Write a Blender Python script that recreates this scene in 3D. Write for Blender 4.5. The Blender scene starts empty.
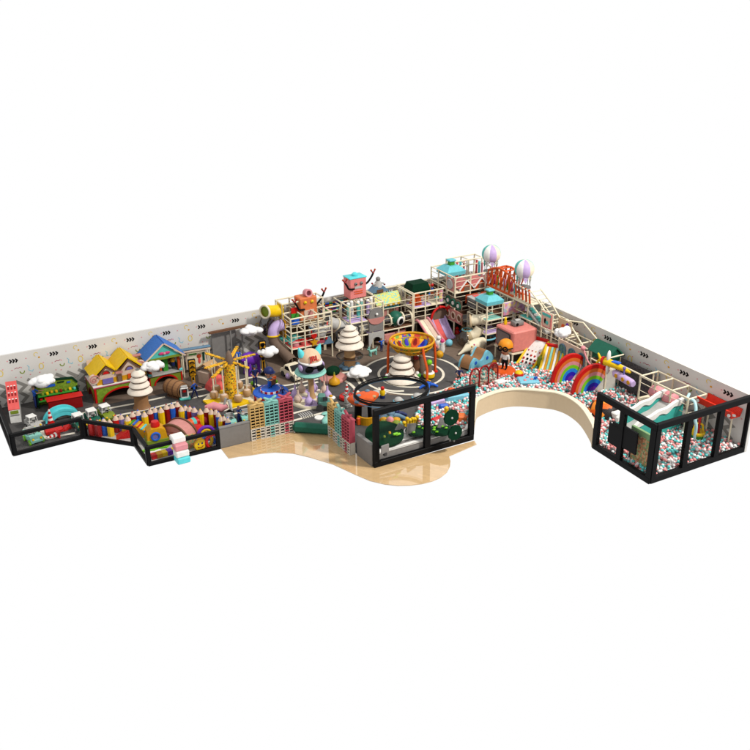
import bpy, math, random
import numpy as np
from mathutils import Vector, Matrix
random.seed(7); RS = np.random.RandomState(7)
sc = bpy.context.scene
COL = sc.collection
R = math.radians
# ------------------------------------------------------------------ camera, world, lamps
CAMLOC = Vector((-38.691, -55.227, 24.0)); FPX = 917.68
PIT, YAW, ROLL = R(23.57006), R(28.52406), R(-0.48196)
cp, sp, cy_, sy_ = math.cos(PIT), math.sin(PIT), math.cos(YAW), math.sin(YAW)
FW = Vector((sy_*cp, cy_*cp, -sp)); RT0 = Vector((cy_, -sy_, 0)); UP0 = RT0.cross(FW)
RT = math.cos(ROLL)*RT0 + math.sin(ROLL)*UP0
UP = -math.sin(ROLL)*RT0 + math.cos(ROLL)*UP0
cd = bpy.data.cameras.new('camera'); cam = bpy.data.objects.new('camera', cd); COL.objects.link(cam)
cam.matrix_world = Matrix(((RT.x, UP.x, -FW.x, CAMLOC.x), (RT.y, UP.y, -FW.y, CAMLOC.y), (RT.z, UP.z, -FW.z, CAMLOC.z), (0, 0, 0, 1)))
cd.sensor_width = 36; cd.lens = FPX*36/750; cd.clip_end = 1000; cd.clip_start = .5
sc.camera = cam
w = bpy.data.worlds.new('World'); sc.world = w; w.use_nodes = True
w.node_tree.nodes['Background'].inputs[0].default_value = (1, 1, 1, 1)
w.node_tree.nodes['Background'].inputs[1].default_value = 1.0
ld = bpy.data.lights.new('key_lamp', 'AREA'); lo = bpy.data.objects.new('key_lamp', ld); COL.objects.link(lo)
ld.shape = 'DISK'; ld.size = 7; ld.energy = 55000; ld.color = (1, .96, .9)
lo.location = Vector((-17, -12, 0)) + Vector((.42, -.50, .76)).normalized()*70
lo.rotation_euler = (Vector((-17, -12, 0)) - lo.location).to_track_quat('-Z', 'Y').to_euler()
sc.view_settings.view_transform = 'Standard'; sc.view_settings.look = 'None'
sc.view_settings.exposure = 0; sc.view_settings.gamma = 1
sc.cycles.max_bounces = 8; sc.cycles.transparent_max_bounces = 16

def ray(px, py): return FW + RT*((px-375)/FPX) - UP*((py-375)/FPX)
def G(px, py, z=0.0):                      # the point of the level z seen at a pixel of the photograph
    d = ray(px, py); t = (z-CAMLOC.z)/d.z; return CAMLOC + d*t
def OY(px, py, y):
    d = ray(px, py); t = (y-CAMLOC.y)/d.y; return CAMLOC + d*t
def OX(px, py, x):
    d = ray(px, py); t = (x-CAMLOC.x)/d.x; return CAMLOC + d*t
# ------------------------------------------------------------------ materials
def lin(c):
    c = c/255.0
    return c/12.92 if c <= .04045 else ((c+.055)/1.055)**2.4
SPEC = {}                                   # name: (rgb 0..255, roughness, extra)
def spec(n, rgb, rough=.5, **k): SPEC[n] = (rgb, rough, k)
MATS = {}
def mat(n):
    if n in MATS: return MATS[n]
    rgb, rough, k = SPEC[n]
    m = bpy.data.materials.new(n); m.use_nodes = True; nt = m.node_tree; nd = nt.nodes; lk = nt.links
    b = nd['Principled BSDF']; col = [lin(c)*k.get('dim', .77) for c in rgb] + [1]
    b.inputs['Roughness'].default_value = rough
    b.inputs['Specular IOR Level'].default_value = k.get('spec', .22)
    if k.get('ior'): b.inputs['IOR'].default_value = k['ior']
    if k.get('glass'):
        col = [lin(c) for c in rgb] + [1]
        nd.remove(b); tr = nd.new('ShaderNodeBsdfTransparent'); gl = nd.new('ShaderNodeBsdfGlossy'); mx = nd.new('ShaderNodeMixShader'); 
        tr.inputs[0].default_value = col; gl.inputs['Roughness'].default_value = .03
        mx.inputs[0].default_value = k['glass']
        lk.new(tr.outputs[0], mx.inputs[1]); lk.new(gl.outputs[0], mx.inputs[2])
        lk.new(mx.outputs[0], nd['Material Output'].inputs[0]); MATS[n] = m; return m
    tc = nd.new('ShaderNodeTexCoord'); no = nd.new('ShaderNodeTexNoise'); mxc = nd.new('ShaderNodeMix'); mxc.data_type = 'RGBA'
    no.inputs['Scale'].default_value = k.get('scale', 5.0); no.inputs['Detail'].default_value = 5
    lk.new(tc.outputs['Object'], no.inputs['Vector'])
    v = k.get('var', .08)
    mxc.inputs['A'].default_value = [c*(1-v) for c in col[:3]] + [1]; mxc.inputs['B'].default_value = [min(1, c*(1+v)) for c in col[:3]] + [1]
    mr = nd.new('ShaderNodeMapRange'); mr.inputs[1].default_value = .3; mr.inputs[2].default_value = .7
    lk.new(no.outputs[0], mr.inputs[0]); lk.new(mr.outputs[0], mxc.inputs['Factor'])
    out = mxc.outputs['Result']
    if k.get('wood'):
        wv = nd.new('ShaderNodeTexBrick'); mp = nd.new('ShaderNodeMapping'); mp.inputs['Rotation'].default_value = (0, 0, R(57))
        lk.new(tc.outputs['Object'], mp.inputs[0]); lk.new(mp.outputs[0], wv.inputs[0])
        wv.inputs['Scale'].default_value = 1.0; wv.inputs['Brick Width'].default_value = 1.1; wv.inputs['Row Height'].default_value = .16; wv.inputs['Mortar Size'].default_value = .004
        wv.inputs['Color1'].default_value = [c*.9 for c in col[:3]] + [1]; wv.inputs['Color2'].default_value = [c*1.1 for c in col[:3]] + [1]; wv.inputs['Mortar'].default_value = [c*.7 for c in col[:3]] + [1]
        m2 = nd.new('ShaderNodeMix'); m2.data_type = 'RGBA'; m2.inputs['Factor'].default_value = .6
        lk.new(out, m2.inputs['A']); lk.new(wv.outputs[0], m2.inputs['B']); out = m2.outputs['Result']
    if k.get('cells'):                      # a printed all-over pattern in several colours
        vo = nd.new('ShaderNodeTexVoronoi'); vo.inputs['Scale'].default_value = k.get('cs', 6.0); lk.new(tc.outputs['Object'], vo.inputs['Vector'])
        sep = nd.new('ShaderNodeSeparateColor'); lk.new(vo.outputs['Color'], sep.inputs[0])
        cr = nd.new('ShaderNodeValToRGB'); cr.color_ramp.interpolation = 'CONSTANT'; cs = k['cells']; e = cr.color_ramp.elements
        while len(e) < len(cs): e.new(.5)
        for i, c in enumerate(cs): e[i].position = i/len(cs); e[i].color = [lin(q) for q in c] + [1]
        lk.new(sep.outputs[0], cr.inputs[0]); out = cr.outputs[0]
    lk.new(out, b.inputs['Base Color'])
    if k.get('bump'):
        bp = nd.new('ShaderNodeBump'); bp.inputs['Strength'].default_value = k['bump']; bp.inputs['Distance'].default_value = .02
        n2 = nd.new('ShaderNodeTexNoise'); n2.inputs['Scale'].default_value = k.get('bs', 30); lk.new(tc.outputs['Object'], n2.inputs['Vector'])
        lk.new(n2.outputs[0], bp.inputs['Height']); lk.new(bp.outputs[0], b.inputs['Normal'])
    if k.get('alpha') is not None: b.inputs['Alpha'].default_value = k['alpha']
    MATS[n] = m; return m
for n, c, r in [('white', (222, 220, 214), .55), ('cream', (214, 202, 170), .5), ('beige', (190, 168, 134), .6), ('black', (14, 14, 15), .5), ('darkgrey', (60, 59, 60), .6),
        ('grey', (128, 125, 122), .6), ('lightgrey', (178, 176, 172), .6), ('red', (196, 24, 20), .4), ('darkred', (140, 14, 16), .45), ('coral', (222, 92, 88), .5), ('pink', (214, 140, 146), .5),
        ('hotpink', (206, 60, 120), .45), ('dustypink', (196, 132, 124), .55), ('rose', (168, 74, 92), .55), ('yellow', (232, 190, 10), .45), ('gold', (208, 150, 20), .45), ('orange', (214, 86, 28), .45),
        ('rust', (176, 66, 26), .5), ('green', (60, 150, 50), .5), ('lime', (120, 196, 30), .5), ('olive', (122, 140, 40), .55), ('darkgreen_', (16, 66, 42), .55), ('deepgreen', (22, 92, 72), .5),
        ('teal', (84, 186, 176), .5), ('mint', (138, 200, 186), .5), ('turquoise', (92, 208, 214), .45), ('skyblue', (120, 190, 210), .5), ('blue', (34, 92, 196), .45), ('brightblue', (36, 130, 220), .5),
        ('navy', (28, 40, 92), .5), ('bluegrey', (96, 128, 152), .5), ('violet', (112, 104, 170), .5), ('purple', (104, 40, 170), .5), ('lilac', (192, 168, 214), .5), ('brown', (108, 74, 52), .6),
        ('darkbrown', (62, 46, 38), .7), ('tan', (186, 148, 104), .6), ('lattan', (198, 162, 100), .5), ('latmint', (124, 182, 172), .5), ('latrose', (176, 74, 88), .5), ('skin', (206, 150, 116), .55), ('wooden', (150, 108, 70), .6), ('indigo', (44, 30, 180), .45), ('facade', (214, 188, 168), .6), ('sage', (90, 136, 124), .6), ('peach', (218, 184, 152), .6), ('robotorange', (212, 116, 66), .55), ('chutegrey', (206, 202, 192), .5), ('greyviolet', (104, 98, 120), .5), ('coralpink', (224, 130, 126), .55), ('skyteal', (104, 190, 200), .5), ('tvpink', (214, 128, 118), .5), ('greyscreen', (120, 104, 102), .3), ('hairorange', (228, 140, 24), .55), ('orange2', (214, 106, 40), .5), ('seateal', (60, 172, 160), .5), ('redorange', (214, 44, 18), .45), ('paleblue', (180, 220, 226), .5), ('sagegreen', (126, 160, 110), .6)]:
    spec(n, c, r)
spec('black', (14, 14, 15), .5, spec=.08)
spec('wall', (198, 195, 190), .8, var=.04, scale=.6, dim=.9)
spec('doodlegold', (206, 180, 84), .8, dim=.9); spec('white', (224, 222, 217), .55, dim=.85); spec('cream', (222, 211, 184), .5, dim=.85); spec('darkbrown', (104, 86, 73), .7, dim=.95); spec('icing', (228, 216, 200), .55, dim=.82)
spec('latlow', (206, 198, 184), .5)
spec('darkgreen', (14, 60, 38), .7, spec=.05, dim=.5)
spec('beige', (196, 174, 142), .6, var=.02, dim=.85)
spec('zig', (134, 131, 126), .8, var=.05, dim=.85)
spec('asphalt', (66, 64, 63), .75, var=.16, scale=2.2, bump=.25, bs=60, spec=.15, dim=1.15)
spec('brownfloor', (94, 80, 69), .75, var=.14, scale=2.0, bump=.2, bs=40, spec=.15, dim=1.15)
spec('roadpaint', (212, 205, 188), .7, var=.08, dim=.9)
spec('parquet', (226, 190, 140), .05, wood=1, spec=.5, ior=2.2, dim=.64)
spec('glass', (255, 255, 255), .02, glass=.004)
spec('clear', (232, 228, 220), .02, glass=.05)
spec('smoke', (150, 138, 130), .02, glass=.12)
spec('cloudwhite', (226, 225, 224), .9, var=.03, bump=.3, bs=14, dim=.9)
spec('panelgrey', (122, 117, 112), .7, var=.05)
spec('balcony', (120, 150, 40), .6, var=.3, scale=9)
spec('ballpink', (226, 142, 140), .3, var=.03, dim=.8); spec('ballteal', (92, 196, 194), .3, var=.03, dim=.8); spec('ballwhite', (226, 224, 222), .3, var=.03, dim=.85); spec('ballgrey', (128, 118, 116), .3, var=.03)
spec('confetti', (190, 150, 60), .6, cells=[(214, 166, 30), (206, 158, 24), (70, 66, 30), (196, 146, 20), (190, 110, 30), (222, 180, 40), (208, 160, 30), (120, 110, 40)], cs=12)
spec('doodle', (190, 170, 160), .6, cells=[(196, 180, 170), (186, 150, 190), (170, 120, 160), (200, 176, 150), (214, 190, 120), (196, 130, 140), (150, 160, 170)], cs=5)
spec('mosaic', (60, 60, 90), .5, cells=[(40, 50, 110), (30, 34, 60), (60, 120, 70), (150, 40, 50), (40, 80, 160), (196, 150, 60), (34, 36, 50)], cs=7)
spec('netgold', (190, 140, 30), .5, cells=[(214, 150, 20), (206, 90, 40), (60, 60, 150), (224, 170, 30), (190, 60, 50), (110, 150, 60), (214, 160, 40)], cs=4)
spec('slategrey', (70, 68, 70), .8, cells=[(66, 64, 66), (58, 56, 58), (76, 74, 76)], cs=14)
spec('hedgepanel', (150, 140, 90), .7, cells=[(168, 120, 80), (120, 140, 90), (190, 130, 90), (110, 130, 90), (176, 150, 110), (150, 90, 60)], cs=11)
spec('bluetile', (52, 110, 190), .6, var=.2, scale=16)
spec('awning', (190, 186, 96), .6, cells=[(196, 188, 100), (170, 186, 110), (120, 180, 170), (204, 190, 96)], cs=13)
spec('lava', (210, 90, 20), .5, cells=[(24, 18, 18), (226, 130, 30), (214, 90, 20), (30, 22, 20)], cs=3)
# ------------------------------------------------------------------ mesh helpers
def T(x=0, y=0, z=0): return Matrix.Translation((x, y, z))
def RX(a): return Matrix.Rotation(a, 4, 'X')
def RY(a): return Matrix.Rotation(a, 4, 'Y')
def RZ(a): return Matrix.Rotation(a, 4, 'Z')
def S(x, y, z): return Matrix.Diagonal((x, y, z, 1))
FA = RX(R(90))                             # panel drawn in x,y stands facing -Y
FB = RZ(R(-90)) @ RX(R(90))                # ... stands facing -X (local x runs towards -Y)
ICO = {}
def ico(n):
    if n not in ICO:
        import bmesh
        b = bmesh.new(); bmesh.ops.create_icosphere(b, subdivisions=n, radius=1)
        ICO[n] = ([v.co.copy() for v in b.verts], [[v.index for v in f.verts] for f in b.faces]); b.free()
    return ICO[n]
class B:
    def __init__(s): s.v = []; s.f = []; s.m = []; s.s = []; s.mats = []; s.M = Matrix()
    def add(s, vs, fs, m, M=None, sm=False):
        if m not in s.mats: s.mats.append(m)
        i = s.mats.index(m); o = len(s.v); X = s.M @ M if M is not None else s.M
        s.v += [tuple(X @ Vector(v)) for v in vs]; s.f += [[k+o for k in f] for f in fs]; s.m += [i]*len(fs); s.s += [sm]*len(fs); return s
    def box(s, c, d, m, M=None, ch=0.0):
        a, b, e = d[0]/2, d[1]/2, d[2]/2; X = (M if M is not None else Matrix()) @ T(*c)
        if ch <= 0:
            vs = [(x, y, z) for z in (-e, e) for y in (-b, b) for x in (-a, a)]
            return s.add(vs, [(0, 2, 3, 1), (4, 5, 7, 6), (0, 1, 5, 4), (2, 6, 7, 3), (0, 4, 6, 2), (1, 3, 7, 5)], m, X)
        ch = min(ch, a*.9, b*.9, e*.9); vs = []; ix = {}
        for sx in (-1, 1):
            for sy in (-1, 1):
                for sz in (-1, 1):
                    for ax, p in enumerate(((a, b-ch, e-ch), (a-ch, b, e-ch), (a-ch, b-ch, e))):
                        ix[(sx, sy, sz, ax)] = len(vs); vs.append((sx*p[0], sy*p[1], sz*p[2]))
        fs = []
        for q in (-1, 1):
            fs.append([ix[(q, i, j, 0)] for i, j in ((-1, -1), (1, -1), (1, 1), (-1, 1))][::q])
            fs.append([ix[(i, q, j, 1)] for i, j in ((-1, -1), (1, -1), (1, 1), (-1, 1))][::-q])
            fs.append([ix[(i, j, q, 2)] for i, j in ((-1, -1), (1, -1), (1, 1), (-1, 1))][::q])
        for i in (-1, 1):
            for j in (-1, 1):
                fs.append([ix[(i, j, -1, 0)], ix[(i, j, 1, 0)], ix[(i, j, 1, 1)], ix[(i, j, -1, 1)]][::-i*j])
                fs.append([ix[(i, -1, j, 0)], ix[(i, 1, j, 0)], ix[(i, 1, j, 2)], ix[(i, -1, j, 2)]][::i*j])
                fs.append([ix[(-1, i, j, 1)], ix[(1, i, j, 1)], ix[(1, i, j, 2)], ix[(-1, i, j, 2)]][::-i*j])
                for k in (-1, 1): fs.append([ix[(i, j, k, 0)], ix[(i, j, k, 1)], ix[(i, j, k, 2)]][::i*j*k])
        return s.add(vs, fs, m, X)
    def prism(s, poly, z0, z1, m, M=None, side=None):
        n = len(poly); A = sum(poly[i][0]*poly[(i+1) % n][1]-poly[(i+1) % n][0]*poly[i][1] for i in range(n))
        if A < 0: poly = poly[::-1]
        vs = [(p[0], p[1], z0) for p in poly] + [(p[0], p[1], z1) for p in poly]
        s.add(vs, [list(range(n))[::-1], list(range(n, 2*n))], m, M)
        return s.add(vs, [(i, (i+1) % n, n+(i+1) % n, n+i) for i in range(n)], side or m, M)
    def strip(s, pts, wd, z0, z1, m, M=None, closed=False):   # a mitred band of the width wd along pts
        P = [Vector(p[:2]) for p in pts]; n = len(P); L = []; Rr = []
        for i in range(n):
            a = P[i-1] if (i > 0 or closed) else None; b = P[(i+1) % n] if (i < n-1 or closed) else None
            d1 = (P[i]-a).normalized() if a is not None else None; d2 = (b-P[i]).normalized() if b is not None else None
            if d1 is None: d1 = d2
            if d2 is None: d2 = d1
            n1 = Vector((-d1.y, d1.x)); n2 = Vector((-d2.y, d2.x)); q = n1+n2
            q = q.normalized() if q.length > 1e-6 else n1
            k = 1/max(.35, q.dot(n1)); L.append(P[i]+q*wd/2*k); Rr.append(P[i]-q*wd/2*k)
        vs = [(p.x, p.y, z) for z in (z0, z1) for p in L+Rr]; fs = []; N = 2*n
        for i in range(n if closed else n-1):
            j = (i+1) % n
            fs += [(N+i, N+n+i, N+n+j, N+j), (i, j, n+j, n+i), (i, N+i, N+j, j), (n+i, n+j, N+n+j, N+n+i)]
        if not closed: fs += [(0, n, N+n, N), (n-1, N+n-1, N+2*n-1, 2*n-1)]
        return s.add(vs, fs, m, M)
    def path(s, pts, r, m, M=None, n=8, closed=False, cap=True):
        P = [Vector(p) for p in pts]; k = len(P); rs = r if isinstance(r, (list, tuple)) else [r]*k; vs = []; up = None
        for i in range(k):
            a = P[i-1] if (i > 0 or closed) else P[i]; b = P[(i+1) % k] if (i < k-1 or closed) else P[i]
            d = (b-a).normalized()
            if up is None:
                up = Vector((0, 0, 1)) if abs(d.z) < .9 else Vector((1, 0, 0))
            u = up - d*up.dot(d); u = u.normalized() if u.length > 1e-6 else d.orthogonal().normalized(); up = u; v = d.cross(u)
            for q in range(n):
                t = 2*math.pi*q/n; vs.append(P[i]+(u*math.cos(t)+v*math.sin(t))*rs[i])
        fs = [(i*n+q, i*n+(q+1) % n, ((i+1) % k)*n+(q+1) % n, ((i+1) % k)*n+q) for i in range(k if closed else k-1) for q in range(n)]
        s.add(vs, fs, m, M, True)
        if cap and not closed: s.add(vs[:n]+vs[-n:], [list(range(n))[::-1], list(range(n, 2*n))], m, M)
        return s
    def lathe(s, prof, m, M=None, n=24, cap=True, ms=None, smooth=True):
        k = len(prof); vs = [(r*math.cos(2*math.pi*q/n), r*math.sin(2*math.pi*q/n), z) for r, z in prof for q in range(n)]
        for i in range(k-1):
            for q in range(n):
                mm = ms(i, q) if ms else m
                s.add([vs[i*n+q], vs[i*n+(q+1) % n], vs[(i+1)*n+(q+1) % n], vs[(i+1)*n+q]], [(0, 1, 2, 3)], mm, M, smooth)
        if cap:
            if prof[0][0] > 1e-4: s.add(vs[:n], [list(range(n))[::-1]], m, M)
            if prof[-1][0] > 1e-4: s.add(vs[-n:], [list(range(n))], m, M)
        return s
    def ball(s, c, r, m, M=None, sub=3):
        v, f = ico(sub); r = r if isinstance(r, (tuple, list)) else (r, r, r)
        return s.add(v, f, m, (M if M is not None else Matrix()) @ T(*c) @ S(*r), True)
    def ring(s, c, r, t, m, M=None, n=40, k=8, sq=1.0):
        return s.path([(c[0]+r*math.cos(2*math.pi*i/n), c[1]+r*sq*math.sin(2*math.pi*i/n), c[2]) for i in range(n)], t, m, M, k, True)
    def obj(s, name, parent=None, loc=None):
        me = bpy.data.meshes.new(name); me.from_pydata(s.v, [], s.f)
        for q in s.mats: me.materials.append(mat(q))
        me.polygons.foreach_set('material_index', s.m); me.polygons.foreach_set('use_smooth', s.s)
        if any(s.s):
            import bmesh
            b = bmesh.new(); b.from_mesh(me); bmesh.ops.remove_doubles(b, verts=b.verts, dist=1e-5); b.to_mesh(me); b.free()
            try: me.set_sharp_from_angle(angle=R(50))
            except Exception: pass
        me.update(); o = bpy.data.objects.new(name, me); COL.objects.link(o)
        if parent is not None: o.parent = parent
        if loc is not None: o.location = loc
        return o
def tag(o, label, cat, group=None, kind=None):
    o['label'] = label; o['category'] = cat
    if group: o['group'] = group
    if kind: o['kind'] = kind
    return o
def thing(name, label, cat, loc=(0, 0, 0), rz=0.0, group=None):
    o = bpy.data.objects.new(name, None); o.empty_display_size = .2; COL.objects.link(o); o.location = loc; o.rotation_euler = (0, 0, rz); return tag(o, label, cat, group)
def struct(o): o['kind'] = 'structure'; return o
def kids(o): return [c for c in bpy.data.objects if c.parent == o]
def dupe(root, loc, rz, label, group=None):
    r = root.copy(); COL.objects.link(r); r.location = loc; r.rotation_euler = (0, 0, rz); r['label'] = label
    if group: r['group'] = group; root['group'] = group
    for c in kids(root):
        d = c.copy(); COL.objects.link(d); d.parent = r
        for e in kids(c): g = e.copy(); COL.objects.link(g); g.parent = d
    return r
def arc(cx, cy, r, a0, a1, n=12, ry=None): return [(cx+r*math.cos(R(a0+(a1-a0)*i/n)), cy+(ry or r)*math.sin(R(a0+(a1-a0)*i/n))) for i in range(n+1)]
def smooth(pts, n=6):                        # Catmull-Rom through the points
    P = [Vector(p) for p in pts]; o = []
    for i in range(len(P)-1):
        a, b, c, d = P[max(i-1, 0)], P[i], P[i+1], P[min(i+2, len(P)-1)]
        for k in range(n):
            t = k/n; o.append(.5*((2*b)+(c-a)*t+(2*a-5*b+4*c-d)*t*t+(3*b-a-3*c+d)*t**3))
    return o+[P[-1]]
def P2(pp, z=0): return [tuple(G(x, y, z)[:2]) for x, y in pp]
# ------------------------------------------------------------------ the setting: floors and walls
curve_px = [(474, 420), (480, 414.5), (495, 408.5), (508, 406), (520, 405.5), (540, 407), (555, 409), (569, 414.5), (582, 425), (592, 441)]
curve = [tuple(p[:2]) for p in smooth([Vector((*q, 0)) for q in [(-12.0, -17.45)] + P2(curve_px) + [(-6.72, -21.58)]], 5)]
outline = [(-34.95, 0), (0, 0), (0, -26.05), (-6.86, -26.05), (-6.74, -21.58)] + curve[::-1] + [(-18.35, -17.6), (-18.45, -15.87), (-18.6, -13.2), (-20.36, -11.62), (-28.75, -11.58), (-28.79, -8.95), (-31.05, -6.5), (-34.95, -6.8)]
struct(B().prism(outline, -.03, 0, 'asphalt').obj('floor'))
wood = P2([(228.5, 458), (240, 456), (250, 455), (262, 453), (275, 452), (293, 453), (310, 457), (333, 464), (357, 475), (370, 480.5), (385, 484), (398, 485.3), (410, 485), (422, 483.5), (432, 481), (440, 477.5), (447, 472), (450, 466), (450.5, 461), (449, 456), (476.5, 444)])
wood = [(-24.72, -11.6)] + wood + [(-12.0, -17.72), (-18.35, -17.72), (-18.6, -13.2), (-20.36, -11.62)]
struct(B().prism(wood, -.05, -.004, 'parquet').obj('wood_floor'))
def sheet(name, poly, z, m):
    return struct(B().prism(poly, z, z+.003, m).obj(name))
sheet('path', P2([(92, 408), (130, 399.5), (190, 389), (214, 384), (206, 372), (186, 370), (150, 378), (97, 391)]), .004, 'brownfloor')
sheet('path', P2([(262, 353), (272, 374), (277, 383), (285, 385.5), (318, 379), (345, 373), (362, 373), (367, 379), (374, 389), (390, 395), (420, 396), (445, 389), (456, 382), (460, 372), (452, 364), (438, 358.5), (420, 355), (400, 354), (385, 351), (392, 347), (430, 347), (452, 357), (470, 371), (500, 364), (545, 352), (486, 300), (440, 292), (275, 320)]), .004, 'brownfloor')
sheet('path', [(-11.6+3.1*math.cos(t*.1571)*.35, -8.9+1.2*math.sin(t*.1571)) for t in range(40)], .004, 'brownfloor')
rp = B()
def road(px, closed=False, wd=.2, z=.009): rp.strip([p[:2] for p in smooth([Vector((*q, 0)) for q in P2(px)], 6)], wd, z, z+.003, 'roadpaint', None, closed)
road([(33, 444), (26, 438), (24, 431), (29, 425), (42, 421), (60, 418), (95, 411), (133, 404)])
road([(75, 433), (60, 436), (49, 438.5), (45, 437), (42, 430), (46, 425)])
road([(133, 404), (165, 397)]); road([(104, 418), (140, 411), (178, 402)])
road([(172, 395.5), (205, 389), (245, 379), (258, 377), (268, 380), (276, 386)])
road([(192, 398.5), (212, 393.5), (236, 387), (252, 384), (262, 387), (268, 391)])
road([(262, 369), (270, 378), (277, 384), (286, 385.5), (318, 379), (338, 374), (350, 372)])
road([(282, 392), (300, 387), (318, 382)]); road([(286, 397), (296, 394), (310, 390)])
road([(335, 381.5), (342, 380), (350, 384), (357, 391), (362, 396)])
road([(222, 411), (248, 404.5)]); road([(224, 416.5), (252, 409.5)])
road([(293, 413.5), (318, 407), (338, 402.5)]); road([(293, 420.8), (333, 410.3), (352, 406)])
road([(352, 372.5), (357, 379), (361, 385)]); road([(378, 388), (392, 391), (404, 391)])
CX, CY = -10.29, -7.92
for rr in (2.12, 3.22):
    rp.strip([(CX+rr*math.cos(i*math.pi/24), CY+rr*math.sin(i*math.pi/24)) for i in range(48)], .17, .009, .012, 'roadpaint', None, True)
for i in range(6): p = G(301+i*2.1, 416.5-i*.55); rp.box((p.x, p.y, .0105), (.07, .8, .003), 'lightgrey', None)
struct(rp.obj('road_markings'))
sheet('road', [(CX+3.3*math.cos(i*math.pi/24), CY+3.3*math.sin(i*math.pi/24)) for i in range(48)], .0055, 'asphalt')
def mural(M, length, mir=False):
    g = B(); g.M = M; t = 2.36; n = int(length/t)+2
    for i in range(n):
        x = i*t-1.07
        def ok(dx): return 0.15 < x+dx < length-.2
        for k in range(3):
            if ok(k*.17+.2):
                q = x+k*.17; g.strip([(q, 2.98), (q+.1, 2.86), (q, 2.74)], .09, 0, .006, 'black')
            if ok(k*.68+.75):
                q = x+.15+k*.68; g.strip([(q, 1.52), (q+.52, 1.14), (q+.1, .8), (q+.52, .42), (q+.14, .06)], .2, 0, .005, 'zig')
        for dx, z in ((-.12, 2.9), (.95, 2.88), (.6, 2.35), (.05, 2.28), (.2, 1.78), (.5, 1.72), (1.05, 1.8), (1.6, 1.82), (1.9, 2.42)):
            if ok(dx): g.prism(arc(x+dx, z, .04, 0, 315, 7), 0, .006, 'pink')
        if ok(1.9): g.strip(arc(x+1.75, 2.2, .13, 0, 330, 11, .19), .05, 0, .006, 'doodlegold', None, True)
        if ok(1.7): g.strip(arc(x+1.55, 3.02, .12, 20, 250, 8), .035, 0, .006, 'doodlegold'); g.prism(arc(x+1.7, 2.8, .06, 0, 315, 7), 0, .006, 'gold')
        if ok(1.3): g.strip([(x+.95, 2.42), (x+1.05, 2.3), (x+1.0, 2.1), (x+1.2, 1.98), (x+1.27, 2.1)], .035, 0, .006, 'skyblue')
        if ok(.7): g.strip([(x+.2, 2.32), (x+.32, 2.38), (x+.42, 2.34), (x+.55, 2.4)], .035, 0, .006, 'rose')
        if ok(.7): g.strip(arc(x+.62, 2.12, .13, 180, 360, 8, .16), .06, 0, .006, 'olive')
    return g
wa = tag(B().box((-17.45, .075, 1.655), (35.15, .15, 3.31), 'wall').obj('play_wall'), 'long pale printed wall along the left and back with zigzags', 'wall')
mural(T(-34.95, -.001, 0) @ FA, 34.9).obj('wall_print', wa)
wb = tag(B().box((.075, -13.05, 1.655), (.15, 26.1, 3.31), 'wall').obj('play_wall'), 'pale printed wall running down the right side to the black glass', 'wall')
mural(T(-.001, 0, 0) @ FB @ S(1.356, 1, 1), 19.15).obj('wall_print', wb)
# ------------------------------------------------------------------ glass enclosures
def glasswall(name, label, cat, pts, h, posts, rail=.3, dp=.2, bot=None, group=None, m='black'):
    a, b = Vector((*pts[0], 0)), Vector((*pts[1], 0)); d = b-a; L = d.length; ang = math.atan2(d.y, d.x)
    t = thing(name, label, cat, a, ang, group); bot = bot or rail
    B().box((L/2, 0, h-rail/2), (L, dp, rail), m, None, .02).obj('top_rail', t)
    B().box((L/2, 0, bot/2-.03), (L, dp, bot), m, None, .02).obj('bottom_rail', t)
    xs = [q*L for q in posts]
    for i, x in enumerate(xs):
        wd = rail if 0 < i < len(xs)-1 else rail*.9
        x = min(max(x, wd/2), L-wd/2)
        B().box((x, 0, (h-rail+bot-.03)/2), (wd, dp-.01, h-rail-bot+.03), m).obj('post', t)
    for i in range(len(xs)-1):
        x0, x1 = xs[i]+rail*.5, xs[i+1]-rail*.5
        if x1 > x0: B().box(((x0+x1)/2, 0, (h-rail+bot)/2), (x1-x0, .02, h-rail-bot), 'glass').obj('glass_pane', t)
    return t
LG = 'low glass barriers on the left'
glasswall('glass_fence', 'low black-railed glass barrier at the far left end', 'fence', [(-34.88, -.1), (-34.88, -6.7)], 1.3, (0, 1), .2, .22, group=LG)
glasswall('glass_fence', 'low black-railed glass barrier in front of the cone and toy cars', 'fence', [(-34.9, -6.72), (-31.05, -6.5)], 1.3, (0, 1), .2, .22, group=LG)
glasswall('glass_fence', 'slanting low glass barrier in front of the first pencil posts', 'fence', [(-31.05, -6.55), (-28.8, -8.9)], 1.18, (0, 1), .2, .2, group=LG)
glasswall('glass_fence', 'short low glass barrier left of the toddler soft play', 'fence', [(-28.78, -8.95), (-28.75, -11.5)], 1.15, (0, 1), .2, .2, group=LG)
glasswall('glass_fence', 'low glass barrier with the pastel block steps hung over it', 'fence', [(-28.8, -11.5), (-24.75, -11.5)], 1.15, (0, 1), .2, .2, group=LG)
glasswall('glass_wall', 'tall black framed glass wall before the green tree table', 'glass wall', [(-18.38, -17.62), (-11.95, -17.5)], 3.37, (0, .52, 1), .34, .22)
glasswall('glass_wall', 'tall black framed glass wall facing right with three panes over balls', 'glass wall', [(-6.86, -26.0), (.2, -25.95)], 3.37, (0, .33, .66, 1), .34, .24)
gl = glasswall('glass_wall', 'tall black glass wall with dark door panels beside the curved bench wall', 'glass wall', [(-6.74, -21.6), (-6.86, -26.08)], 3.37, (0, .46, 1), .34, .24)
B().box((1.5, -.02, 1.45), (.75, .1, 1.15), 'black').box((1.62, -.02, 2.1), (.5, .1, .2), 'black').obj('door_panel', gl)
B().box((2.75, -.02, 1.7), (1.0, .1, 1.25), 'black').obj('door_panel', gl)
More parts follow.
